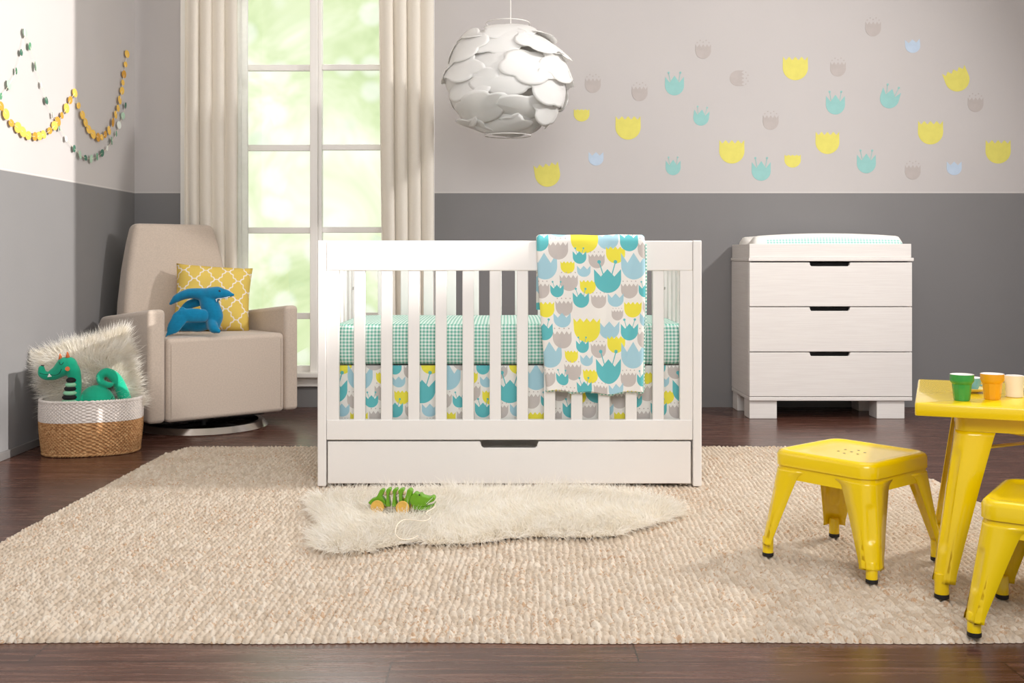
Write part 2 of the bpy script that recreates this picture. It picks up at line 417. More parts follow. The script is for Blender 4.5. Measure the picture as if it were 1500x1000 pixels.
# ================================================================== curtains on a rod
rodY=5.78
r=thing('curtain_rod','white curtain rod above the window holding both cream curtains','curtain rod',(0,0,0))
bm=bmesh.new(); tube(bm,[(-1.86,rodY,2.66),(-.3,rodY,2.66)],.013,n=12,sub=1); obj('rod',bm,M['white'],r,60)
for x in (-1.82,-.34):
    bm=bmesh.new(); tube(bm,[(x,YW+.002,2.64),(x,YW-.05,2.64),(x,rodY,2.66)],.009,n=8,sub=3); obj('rod_bracket',bm,M['white'],r,60)
def curtain(label,x0,x1,pleats,seed,flare=0.0,z0=.03,name='curtain',m=None,dy=0,am_=1):
    rr=random.Random(seed)
    n=pleats*16; rows=40; vs=[]; fs=[]
    ph=[rr.uniform(-.35,.35) for _ in range(pleats+2)]; am=[rr.uniform(.6,1.25) for _ in range(pleats+2)]
    for j in range(rows+1):
        t=j/rows; z=2.648+(z0-2.648)*t
        for i in range(n+1):
            u=i/n; k=u*pleats; kk=int(min(k,pleats-.001))
            a=am[kk]*(1-(k-kk))+am[kk+1]*(k-kk); p=ph[kk]*(1-(k-kk))+ph[kk+1]*(k-kk)
            amp=.021*am_*a*(.55+.45*min(1,t*3)+.12*math.sin(3*t+kk))
            w=math.sin(2*PI*k+p*(1+.5*t)); w=math.copysign(abs(w)**.75,w)
            y=rodY+dy+amp*w+.004*math.sin(9*t+k)
            x=x0+(x1-x0)*u+.011*math.cos(2*PI*k+1)+flare*(t-.4)*(1-u)*.12 
            vs.append((x,y,z))
    W=n+1
    for j in range(rows):
        for i in range(n): fs.append((j*W+i,j*W+i+1,(j+1)*W+i+1,(j+1)*W+i))
    o=pyobj(name,vs,fs,m or M['curtain'],None,180)
    s=o.modifiers.new('thick','SOLIDIFY'); s.thickness=.002
    return tag(o,label,'curtain')
curtain('cream curtain hanging left of the window, behind the beige armchair',-1.745,-1.46,4,3,0)
curtain('narrow white sheer curtain glowing at the inner edge of the left cream curtain',-1.478,-1.408,2,21,0,.03,'sheer_curtain',M['sheer'],.022,.3)
curtain('cream curtain hanging right of the window, beside the grey wall and behind the crib',-.685,-.395,4,11,.25)

# ================================================================== wall decals
def tulip_outline(kind):
    pts=[]
    n,A,Tt,B={'g':(5,.36,.80,1.05),'y':(5,.28,.86,1.0),'t':(3,.60,.90,1.05),'b':(3,.48,.85,.95),'c':(5,.16,.62,.95)}[kind]
    per=2/(n-1)
    for i in range(25):
        a=PI+PI*i/24; pts.append((math.cos(a)*(1 if kind!='c' else 1),math.sin(a)*B))
    # bottom runs left to right; now the teeth from right to left
    for k in range(n):
        x=1-k*per
        pts.append((x*.98,Tt+(.12 if kind=='t' and k==1 else 0)))
        if k<n-1: pts.append((x-per/2,Tt-A))
    return pts
def disc_pts(cx,cy,r,n=10): return [(cx+r*math.cos(2*PI*i/n),cy+r*math.sin(2*PI*i/n)) for i in range(n)]
def decal(px,py,wpx,kind,mat,rot,label,group):
    c=P(px,py,YW); hw=wpx/2*YW/F
    bm=bmesh.new(); polys=[tulip_outline(kind)]
    if kind=='g': 
        for x,y in ((-.75,1.0),(-.38,1.28),(0,1.08),(.38,1.28),(.75,1.0)): polys.append(disc_pts(x,y,.085,8))
    if kind=='t':
        for s in (-1,1):
            polys.append([(s*.45-.035,.45),(s*.45+.035,.45),(s*.60+.035,1.25),(s*.60-.035,1.25)]); polys.append(disc_pts(s*.61,1.33,.12,10))
    for pl in polys: prism(bm,[(x*hw,y*hw) for x,y in pl],-.0006,.0006)
    o=obj('wall_decal',bm,mat); o.location=(c.x,YW-.0007,c.z); o.rotation_euler=(0,-math.radians(rot),0)
    tag(o,label,'wall decal',group)
G,Y_,T_,B_=M['dgrey'],M['dyel'],M['dteal'],M['dblue']
gg,gy,gt,gb='grey tulip decals on the wall','yellow tulip decals on the wall','teal tulip decals on the wall','pale blue tulip decals on the wall'
for a in [
 (868.5,124,23,'g',G,0,'grey tulip decal just right of the paper lamp, left of the other grey ones',gg),
 (937,136,23,'g',G,0,'grey tulip decal directly above the large yellow tulip right of the paper lamp',gg),
 (1030,74,23,'g',G,0,'grey tulip decal up high, above the two left teal tulips',gg),
 (1081,114.5,23,'g',G,-90,'grey tulip decal turned on its side with dots pointing right',gg),
 (1129,178,23,'g',G,0,'grey tulip decal between the two-stamen teal tulip and a large yellow one, mid wall',gg),
 (1279,41,23,'g',G,0,'grey tulip decal highest of all on the wall',gg),
 (1227.5,100,23,'g',G,0,'grey tulip decal right of the highest yellow tulip, above a teal tulip',gg),
 (1429,152,23,'g',G,0,'grey tulip decal just below the tilted yellow tulip at far right',gg),
 (1337,251,23,'g',G,0,'grey tulip decal lowest of all, near the dark paint line above the changing table',gg),
 (988,125,28,'t',T_,0,'teal tulip decal upper left of the teal ones, beside a grey tulip',gt),
 (1027,172,23,'t',T_,-7,'small teal tulip decal slightly tilted, between the two large yellow tulips at left',gt),
 (986,245,22,'t',T_,0,'small teal tulip decal low on the wall straight above the crib end',gt),
 (1115,250,28,'t',T_,0,'teal tulip decal low on the wall, just left of the tiny yellow tulip',gt),
 (1223.7,153,28,'t',T_,0,'teal tulip decal directly above a large yellow tulip and below a grey one',gt),
 (1303,144,28,'t',T_,-17,'teal tulip decal tilted to the right, high above the changing table',gt),
 (1269,239,28,'t',T_,0,'teal tulip decal low above the right half of the changing table',gt),
 (852,167,23,'c',Y_,0,'small yellow tulip decal just beside the right edge of the paper lamp',gy),
 (920,186,37,'y',Y_,0,'large yellow tulip decal below a grey tulip, right of the paper lamp',gy),
 (802,255,37,'y',Y_,10,'large yellow tulip decal tilted left, lowest and directly above the crib blanket',gy),
 (1072,221,37,'y',Y_,0,'large yellow tulip decal directly left of and above a low teal tulip',gy),
 (1165,99,37,'y',Y_,0,'large yellow tulip decal highest of the yellow ones',gy),
 (1402,116,36,'y',Y_,22,'large yellow tulip decal strongly tilted left near the right edge of the wall',gy),
 (1212,208,35,'y',Y_,0,'large yellow tulip decal directly beneath the teal tulip above the changing table',gy),
 (1363,193,37,'y',Y_,0,'large yellow tulip decal above a pale blue and a grey one, right of centre',gy),
 (1462,221,37,'y',Y_,0,'large yellow tulip decal farthest right on the wall',gy),
 (1161,234,24,'c',Y_,0,'tiny yellow tulip decal low above the left corner of the changing table',gy),
 (873,232,22,'b',B_,0,'pale blue tulip decal low between the paper lamp and the small teal tulip',gb),
 (1337,67,22,'b',B_,5,'pale blue tulip decal high on the right part of the wall',gb),
 (1397.6,246,22,'b',B_,0,'pale blue tulip decal low at the right, beside the lowest grey tulip',gb)]: decal(*a)

# ================================================================== paper garlands on the left wall
def garland(label,runs,R,mats,tilt,seed):
    rr=random.Random(seed)
    first=True; root=None
    def w(cx,cy):
        px=cx*.32; py=cy*.32; X=XL+.014; Y=X*F/(px-740); return Vector((X,Y,CAMZ-(py-378)*Y/F))
    pts0=w(*runs[0][0]); root=thing('paper_garland',label,'garland',pts0)
    for run in runs:
        ps=[w(*p)-pts0 for p in run]
        bm=bmesh.new(); tube(bm,ps,.0009,n=5,sub=2,cap=False); obj('string',bm,M['string'],root)
        for i,p in enumerate(ps):
            s=R*rr.choice((.75,.9,1,1.1)); bm=bmesh.new(); lathe(bm,[(s,-.0008),(s,.0008)],20)
            o=obj('paper_disc',bm,rr.choice(mats),root)
            o.location=p; o.rotation_euler=(0,PI/2+rr.uniform(-.12,.12),rr.choice(tilt)+rr.uniform(-.08,.08))
    return root
garland('garland of round golden yellow paper discs strung in two swags on the left wall',
 [[(-28,425),(5,485),(28,522),(52,563),(82,583),(105,603),(130,620),(160,624),(180,622),(200,615),(228,598),(250,575),(265,556),(284,528),(305,495),(322,458),(343,425)],
  [(343,425),(360,483),(378,526),(392,560),(407,592),(427,614),(450,628),(466,628),(482,615),(500,597),(518,560),(530,525),(541,495),(549,458),(559,415),(563,378),(568,340),(575,295),(582,247)]],.021,
  [M['gold'],M['gold'],M['gold2']],(-.12,-.05,-.2,.05),5)
garland('garland of green and mint paper discs hung to a peak behind the golden one',
 [[(115,150),(98,240),(75,325),(42,388),(5,440),(-30,480)],
  [(115,150),(137,212),(162,303),(190,388),(213,460),(241,527),(272,582),(303,635),(340,680),(367,708),(392,722),(418,727),(445,717),(468,700),(491,678),(512,645),(533,612),(545,572),(563,530),(575,483)]],.019,
  [M['pg1'],M['pg2'],M['pg4'],M['pg1'],M['pg3']],(.1,.25,-.1,.55),9)

# ================================================================== pendant lamp
LY=5.2; lc=P(744,119,LY)
lamp=thing('pendant_lamp','white cloud-like pendant lamp of overlapping paper petals hanging above the crib','pendant lamp',lc)
k_=LY/4.15
bm=bmesh.new(); tube(bm,[(.013,0,.13),(.013,0,CE-lc.z-.02)],.0028,n=8,sub=1,cap=False); obj('cord',bm,M['cord'],lamp,60)
bm=bmesh.new(); lathe(bm,[(.05,CE-lc.z-.025),(.05,CE-lc.z)],24,cx=.013); bevel(obj('ceiling_rose',bm,M['cord'],lamp),.004)
bm=bmesh.new(); lathe(bm,[(.018,.06),(.02,.07),(.02,.12),(.006,.13)],20,cx=.013); obj('socket',bm,M['cord'],lamp,50)
bm=bmesh.new(); ellipsoid(bm,(.013,0,.02),(.032,.032,.042),20); obj('bulb',bm,M['cupwhite'],lamp,180)
bm=bmesh.new(); tube(bm,[(.085*k_*math.cos(a),.085*k_*math.sin(a),.225*k_) for a in [2*PI*i/36 for i in range(37)]],.0022,n=6,sub=1,cap=False); obj('top_ring',bm,M['cord'],lamp,60)
bm=bmesh.new(); tube(bm,[(.09*k_*math.cos(a),.09*k_*math.sin(a),-.212*k_) for a in [2*PI*i/36 for i in range(37)]],.0022,n=6,sub=1,cap=False); obj('bottom_ring',bm,M['cord'],lamp,60)
def petal(phi,th,rot,sa,sb,Rr,lift):
    """cloud-edged sheet bent over the globe"""
    n0=Vector((math.cos(th)*math.cos(phi),math.cos(th)*math.sin(phi),math.sin(th)))
    e1=Vector((-math.sin(phi),math.cos(phi),0)); e2=n0.cross(e1)
    if e2.z<0: e2=-e2
    a1=e1*math.cos(rot)+e2*math.sin(rot); a2=-e1*math.sin(rot)+e2*math.cos(rot)
    vs=[]; fs=[]; rings=7; seg=56
    for k in range(rings+1):
        for i in range(seg):
            a=2*PI*i/seg
            lob=.76+.24*abs(math.sin(2.5*a+.6+phi))**.7
            q=k/rings; x=sa*lob*q*math.cos(a); y=sb*lob*q*math.sin(a)
            d=(n0+a1*x+a2*y).normalized()
            rr=1+lift*(.2+y/sb)+.035*q*q*math.sin(2*a+phi*3)
            vs.append(Vector((d.x*Rr*rr,d.y*Rr*rr,d.z*Rr*.87*rr)))
    for k in range(1,rings):
        for i in range(seg): fs.append((k*seg+i,k*seg+(i+1)%seg,(k+1)*seg+(i+1)%seg,(k+1)*seg+i))
    fs=[tuple(q-seg+1 for q in f) for f in fs]+[(0,1+(i+1)%seg,1+i) for i in range(seg)]; vs=[vs[0]]+vs[seg:]
    o=pyobj('paper_petal',vs,fs,M['paper'],lamp,180)
    s=o.modifiers.new('t','SOLIDIFY'); s.thickness=.0015
rr=random.Random(4)
rows=[(-58,6,.55,.34),(-36,8,.62,.34),(-12,9,.66,.36),(12,9,.66,.36),(36,8,.62,.35),(58,6,.52,.36)]
for ri,(el,n,sa,sb) in enumerate(rows):
    for i in range(n):
        petal(2*PI*(i+.5*(ri%2)+rr.uniform(-.16,.16))/n-.9,math.radians(el+rr.uniform(-5,5)),rr.uniform(-.3,.3),sa*rr.uniform(.85,1.12),sb*rr.uniform(.9,1.15),(.240+rr.uniform(-.010,.010))*k_,rr.choice((-.07,-.05,.05)))
# ================================================================== woven rug
def rug():
    nx,ny=1080,850
    Yf,Yb=2.285,4.615
    u=np.linspace(0,1,nx); v=np.linspace(0,1,ny)
    Ug,Vg=np.meshgrid(u,v)
    Yg=Yf+(Yb-Yf)*Vg
    xl=np.interp(Yg,[2.27,3.08,4.45,4.63],[-1.49,-1.455,-1.425,-1.36]); xr=np.interp(Yg,[2.27,3.52,4.63],[1.63,1.592,1.555])
    Xg=xl+(xr-xl)*Ug
    # rows run away from the camera, each a string of wool loops
    rw=.0168; lw=.0225
    def vn(fx,fy,sd):
        g=np.random.default_rng(sd).random((int(fy)+3,int(fx)+3)); a=Ug*fx; b=Vg*fy; i=a.astype(int); j=b.astype(int); a=a-i; b=b-j
        a=a*a*(3-2*a); b=b*b*(3-2*b)
        return (g[j,i]*(1-a)+g[j,i+1]*a)*(1-b)+(g[j+1,i]*(1-a)+g[j+1,i+1]*a)*b-.5
    s=(Xg+.05*np.sin(Yg*.9))/rw+.55*vn(40,26,1)+.45*vn(130,90,2)
    row=np.floor(s); fr=s-row-.5
    ph=(np.sin(row*127.1)*43758.5)%1
    q=Yg/lw+ph*3+fr*1.1+1.1*vn(170,60,3)+.30*np.sin(Yg*37+row*3)
    cell=np.floor(q); fq=q-cell-.5
    cr=(np.sin(row*12.98+cell*78.233)*43758.5)%1
    h=np.sqrt(np.clip(1-(2*fr)**2,0,1))*.9+.1
    h=h*(.22+.78*np.sqrt(np.clip(1-(2*fq)**2,0,1)))*(.72+.28*cr)*(1+.15*vn(300,240,4))
    edge=np.minimum.reduce([Ug*3.05,(1-Ug)*3.05,Vg*2.33,(1-Vg)*2.33])
    roll=np.sqrt(np.clip(1-(1-np.clip(edge/.012,0,1))**2,0,1))
    Z=.001+roll*(.0005+.0150*h)
    # a slightly uneven lie
    Z+=.0012*np.sin(Xg*5+1)*np.sin(Yg*4)*roll
    bulge=.007*np.sqrt(np.clip(1-(2*fr)**2,0,1))+.004*np.sin(Xg*9)
    Yg=Yg-bulge*np.clip(1-Vg*2.33/.02,0,1)
    co=np.stack([Xg,Yg,Z],-1).reshape(-1,3).astype(np.float32)
    idx=np.arange(nx*ny).reshape(ny,nx)
    f=np.stack([idx[:-1,:-1],idx[:-1,1:],idx[1:,1:],idx[1:,:-1]],-1).reshape(-1,4)
    me=bpy.data.meshes.new('rug'); me.vertices.add(len(co)); me.vertices.foreach_set('co',co.ravel())
    me.loops.add(f.size); me.loops.foreach_set('vertex_index',f.ravel().astype(np.int32)); me.polygons.add(len(f))
    me.polygons.foreach_set('loop_start',np.arange(0,f.size,4,dtype=np.int32)); me.polygons.foreach_set('loop_total',np.full(len(f),4,dtype=np.int32))
    me.update(calc_edges=True); me.validate()
    at=me.attributes.new('tone','FLOAT','POINT'); at.data.foreach_set('value',cr.ravel().astype(np.float32))
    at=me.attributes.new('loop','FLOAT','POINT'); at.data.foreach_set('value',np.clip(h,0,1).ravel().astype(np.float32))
    def nodes(N,v,b):
        a=N.node('ShaderNodeAttribute',attribute_name='tone'); tone=E(N,a.outputs['Fac'])
        c=N.ramp(tone,[(0,srgb(196,178,156)),(.45,srgb(214,198,178)),(1,srgb(226,214,197))])
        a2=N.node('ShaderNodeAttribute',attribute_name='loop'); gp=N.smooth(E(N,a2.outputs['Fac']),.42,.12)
        c=N.mix(gp*.8,c,srgb(150,122,94))   # shade between the wool loops put into the colour, in a jute brown
        fle=N.noise(N.scale(v,(1,1,1)),55,4,.65,1.2); fl2=N.noise(v,4,2)
        k=N.smooth((fle+fl2*.22+tone*.10),.71,.82)
        c=N.mix(k*.75,c,srgb(186,140,94))
        fine=N.noise(N.scale(v,(500,160,300)),1,3)
        c=N.mix(N.smooth(fine,.3,.7)*.18,c,srgb(196,172,146))
        bp=N.t.nodes.new('ShaderNodeBump'); bp.inputs['Distance'].default_value=.003; bp.inputs['Strength'].default_value=.8
        N.set(bp.inputs['Height'],N.noise(v,260,4,.65)); N.t.links.new(bp.outputs[0],b.inputs['Normal'])
        return c
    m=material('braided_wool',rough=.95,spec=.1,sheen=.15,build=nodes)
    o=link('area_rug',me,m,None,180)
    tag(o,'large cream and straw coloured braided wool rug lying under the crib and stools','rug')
rug()
RUGZ=.0155

# ================================================================== fur
def fur_mesh(base_pts, normals, dirs, L, W, seed, name, m, parent, droop=.4, segs=4):
    """tapered curved blades rooted on base_pts"""
    r=np.random.default_rng(seed); n=len(base_pts)
    p=np.array(base_pts); nn=np.array(normals); dd=np.array(dirs)
    LL=L*r.uniform(.55,1.15,(n,1)); dd=dd+r.normal(0,.35,(n,3)); dd/=np.linalg.norm(dd,axis=1,keepdims=True)
    curl=r.normal(0,.25,(n,3))
    side=np.cross(nn+r.normal(0,.5,(n,3)),dd); side/=np.linalg.norm(side,axis=1,keepdims=True)+1e-9
    V=[]
    for k in range(segs+1):
        t=k/segs
        c=p+LL*(nn*(t*(1-droop*t))+dd*(.25*t+droop*t*t)+curl*t*t*.6)
        w=W*(1-t)**.7*(1 if k<segs else 0)
        V.append(c-side*w); V.append(c+side*w)
    V=np.stack(V,1)              # n, 2*(segs+1), 3
    m2=2*(segs+1); co=V.reshape(-1,3).astype(np.float32)
    base=np.arange(n)[:,None]*m2
    F_=[]
    for k in range(segs):
        F_.append(np.stack([base[:,0]+2*k,base[:,0]+2*k+1,base[:,0]+2*k+3,base[:,0]+2*k+2],-1))
    f=np.concatenate(F_,0)
    me=bpy.data.meshes.new(name); me.vertices.add(len(co)); me.vertices.foreach_set('co',co.ravel())
    me.loops.add(f.size); me.loops.foreach_set('vertex_index',f.ravel().astype(np.int32)); me.polygons.add(len(f))
    me.polygons.foreach_set('loop_start',np.arange(0,f.size,4,dtype=np.int32)); me.polygons.foreach_set('loop_total',np.full(len(f),4,dtype=np.int32))
    me.update(calc_edges=True)
    o=link(name,me,m,parent,180); o['kind']='stuff'; return o
# sheepskin in front of the crib
OUT=[(462,723),(500,717),(560,716),(620,715),(670,713),(740,714),(800,711),(860,712),(915,717),(965,726),(992,738),(1000,749),(975,759),(935,770),(900,780),(860,783),(815,782),(775,781),(735,786),(695,791),(650,793),(600,790),(565,797),(525,806),(485,806),(460,795),(456,780),(474,767),(462,752),(452,738)]
def fl(px,py,z=.03): 
    Y=(CAMZ-z)*F/(py-378); return ((px-740)*Y/F,Y)
outl0=[fl(*p) for p in OUT]; outl=[]
_r=random.Random(3)
for i,p in enumerate(outl0):      # shaggy, wandering edge
    q=outl0[(i+1)%len(outl0)]
    for k in range(4):
        t=k/4; outl.append((p[0]+(q[0]-p[0])*t+_r.uniform(-.009,.009),p[1]+(q[1]-p[1])*t+_r.uniform(-.016,.012)))
def inside(pt,poly):
    x,y=pt; c=False; j=len(poly)-1
    for i in range(len(poly)):
        if (poly[i][1]>y)!=(poly[j][1]>y) and x<(poly[j][0]-poly[i][0])*(y-poly[i][1])/(poly[j][1]-poly[i][1])+poly[i][0]: c=not c
        j=i
    return c
def edist(pt,poly):
    best=9; x,y=pt
    for i in range(len(poly)):
        ax,ay=poly[i]; bx,by=poly[(i+1)%len(poly)]; dx,dy=bx-ax,by-ay
        t=max(0,min(1,((x-ax)*dx+(y-ay)*dy)/(dx*dx+dy*dy+1e-9))); q=math.hypot(x-ax-t*dx,y-ay-t*dy)
        if q<best: best=q; g=(ax+t*dx,ay+t*dy)
    return best,g
sk=thing('sheepskin_rug','shaggy ivory sheepskin lying on the woven rug in front of the crib','sheepskin rug',(0,0,RUGZ+.001))
bm=bmesh.new(); mxx=sum(p[0] for p in outl)/len(outl); myy=sum(p[1] for p in outl)/len(outl); prism(bm,[(mxx+(x-mxx)*.965,myy+(y-myy)*.90) for x,y in outl],0,.006,axis='Z'); obj('hide',bm,M['furbase'],sk)
xs=[p[0] for p in outl]; ys=[p[1] for p in outl]; rr=random.Random(12)
bp_,nr,dr=[],[],[]
tries=0
def hgt(x,y): return .007+.006*math.sin(x*14+1)*math.sin(y*17)+.004*math.sin(x*31+y*9)
while len(bp_)<46000:
    x=rr.uniform(min(xs),max(xs)); y=rr.uniform(min(ys),max(ys))
    if not inside((x,y),outl): continue
    d,g=edist((x,y),outl)
    ox,oy=(g[0]-x,g[1]-y); l=math.hypot(ox,oy)+1e-6; ox/=l; oy/=l
    e=max(0,1-d/.05)
    a=3*math.sin(x*4.1+y*2.3)+2*math.sin(y*6.7-x*3)
    fx,fy=math.cos(a)*.7,math.sin(a)*.7-.25
    if abs(x+.337)<.14 and 3.27<y<3.40: ps=.35      # pressed down by the toy
    else: ps=1
    bp_.append((x,y,.0065)); nr.append((0,0,ps*(.56-.28*e+.5*(hgt(x,y)*20)*(1-e)))); dr.append((fx*(1-e)+ox*e*1.2,fy*(1-e)+oy*e*1.2,0))
fur_mesh(bp_,nr,dr,.056,.0013,3,'fur',M['fur'],sk,.45)

# ================================================================== crib
CF=3.786; CB=4.54; S=F/CF
def cx(px): return (px-740)/S
def cz(py): return CAMZ-(py-378)/S
crib=thing('crib','white convertible baby crib with slatted front and a drawer below, on the rug','crib',(0,0,0))
W0,W1=cx(465),cx(1028); I0,I1=cx(477.5),cx(1015.5); TOPZ=cz(352); LEG=RUGZ-.002
m=M['crib']
for xa,xb in ((W0,I0),(I1,W1)):
    bm=bmesh.new(); box(bm,xa,xb,CF,CF+.055,LEG,TOPZ); o=obj('leg_post',bm,m,crib); bevel(o,.004,3)
    bm=bmesh.new(); box(bm,xa,xb,CB-.055,CB,LEG,TOPZ); o=obj('leg_post',bm,m,crib); bevel(o,.004,3)
    boxo('side_top_rail',xa+.003,xb-.003,CF+.055,CB-.055,TOPZ-.10,TOPZ-.001,m,crib)
    boxo('side_bottom_rail',xa+.003,xb-.003,CF+.055,CB-.055,.09,cz(615),m,crib)
    n=6
    for i in range(n):
        y=CF+.055+(CB-CF-.11)*(i+.5)/n
        boxo('side_slat',(xa+xb)/2-.008,(xa+xb)/2+.008,y-.020,y+.020,cz(616),TOPZ-.099,m,crib,.002)
# front: rails, stiles, slats
RT=.028
boxo('front_top_rail',I0+.001,I1-.001,CF+.004,CF+.004+RT,cz(396.5),TOPZ-.001,m,crib,.004,3)
boxo('front_bottom_rail',I0+.001,I1-.001,CF+.004,CF+.004+RT,cz(644.5),cz(615),m,crib,.003)
for a,b in ((477.7,496),(996.5,1015.3)): boxo('front_stile',cx(a),cx(b),CF+.006,CF+.006+RT-.004,cz(616),cz(396),m,crib,.002)
for k in range(12):
    c=526+39.9*k; boxo('front_slat',cx(c-8.4),cx(c+8.4),CF+.008,CF+.026,cz(616),cz(396),m,crib,.003)
# back
boxo('back_top_rail',I0+.001,I1-.001,CB-.034,CB-.006,cz(396.5),TOPZ-.001,m,crib,.004,3)
boxo('back_bottom_rail',I0+.001,I1-.001,CB-.034,CB-.006,.09,cz(600),m,crib,.003)
for a,b in ((477.7,496),(996.5,1015.3)): boxo('back_stile',cx(a),cx(b),CB-.032,CB-.01,cz(602),cz(396),m,crib,.002)
for k in range(12):
    c=526+39.9*k; boxo('back_slat',cx(c-8.4),cx(c+8.4),CB-.03,CB-.012,cz(602),cz(396),m,crib,.003)
for s in (I0,I1):
    sg=1 if s==I0 else -1
    for z in (cz(430),cz(600)):
        bm=bmesh.new(); tube(bm,[(s-.001*sg,CB-.085,z),(s+.004*sg,CB-.085,z)],.006,n=12,sub=1,cap=False); obj('bolt',bm,M['chrome'],crib,40)
boxo('mattress_support',I0+.002,I1-.002,CF+.075,CB-.036,.425,.437,m,crib,.002)
# drawer with a finger notch
dr_=[(cx(479.5),cz(708.5)),(cx(1012.5),cz(708.5)),(cx(1012.5),cz(647)),(cx(789),cz(647))]
n0,n1,nb=cx(703),cx(789),cz(656.3); r_=.012
dr_+= [(n1-.004,nb+r_)]+[(n1-.004-r_+r_*math.cos(a),nb+r_+r_*math.sin(a)) for a in (-.5,-1.05,-1.57)]+[(n0+.004+r_+r_*math.cos(a),nb+r_+r_*math.sin(a)) for a in (-1.57,-2.1,-2.65)]+[(n0+.004,nb+r_),(n0,cz(647)),(cx(479.5),cz(647))]
bm=bmesh.new(); prism(bm,dr_,CF+.006,CF+.024); dw=obj('drawer',bm,m,crib); bevel(dw,.0025)
bm=bmesh.new(); x0,x1=I0+.02,I1-.02
box(bm,x0,x1,CF+.03,CB-.06,.034,.044); box(bm,x0,x0+.012,CF+.026,CB-.06,.034,.15); box(bm,x1-.012,x1,CF+.026,CB-.06,.034,.15); box(bm,x0,x1,CB-.07,CB-.06,.034,.15)
obj('drawer_box',bm,m,dw)
for x in (x0+.02,x1-.02):
    for y in (CF+.06,CB-.12):
        bm=bmesh.new(); tube(bm,[(x-.008,y,.0235),(x+.008,y,.0235)],.0115,n=16,sub=1,cap=False); obj('caster',bm,M['cord'],dw,40)

# mattress with fitted gingham sheet, metre UVs
def rounded_block(name,x0,x1,y0,y1,z0,z1,r,m,parent=None,res=.02,puff=0.0,seg=5):
    """box-projected UV in metres"""
    bm=bmesh.new(); box(bm,x0,x1,y0,y1,z0,z1)
    bmesh.ops.subdivide_edges(bm,edges=bm.edges[:],cuts=10,use_grid_fill=True)
    cx_,cy_,cz_=(x0+x1)/2,(y0+y1)/2,(z0+z1)/2; hx,hy,hz=(x1-x0)/2,(y1-y0)/2,(z1-z0)/2
    # round the corners
    for v in bm.verts:
        p=v.co-Vector((cx_,cy_,cz_)); q=Vector((max(-hx+r,min(hx-r,p.x)),max(-hy+r,min(hy-r,p.y)),max(-hz+r,min(hz-r,p.z))))
        d=p-q
        if d.length>1e-6: p=q+d.normalized()*min(r,d.length if max(abs(d.x),abs(d.y),abs(d.z))<r*.999 else r)
        if puff:
            p.z+=puff*(1 if p.z>0 else -.3)*(1-(p.x/hx)**4)*(1-(p.y/hy)**4)*(abs(p.z)/hz)
        v.co=p+Vector((cx_,cy_,cz_))
    uv=bm.loops.layers.uv.new('UVMap'); bm.normal_update()
    for f in bm.faces:
        n=f.normal; k=max(range(3),key=lambda i:abs(n[i]))
        for l in f.loops:
            c=l.vert.co; l[uv].uv=((c.y,c.z) if k==0 else (c.x,c.z) if k==1 else (c.x,c.y))
    o=obj(name,bm,m,parent,180); return o
def densify_corner(o): 
    return o
mat=thing('crib_mattress','crib mattress in a fitted green gingham sheet, seen between the crib slats','mattress',(0,0,.438))
mx0,mx1=I0+.006,I1-.006
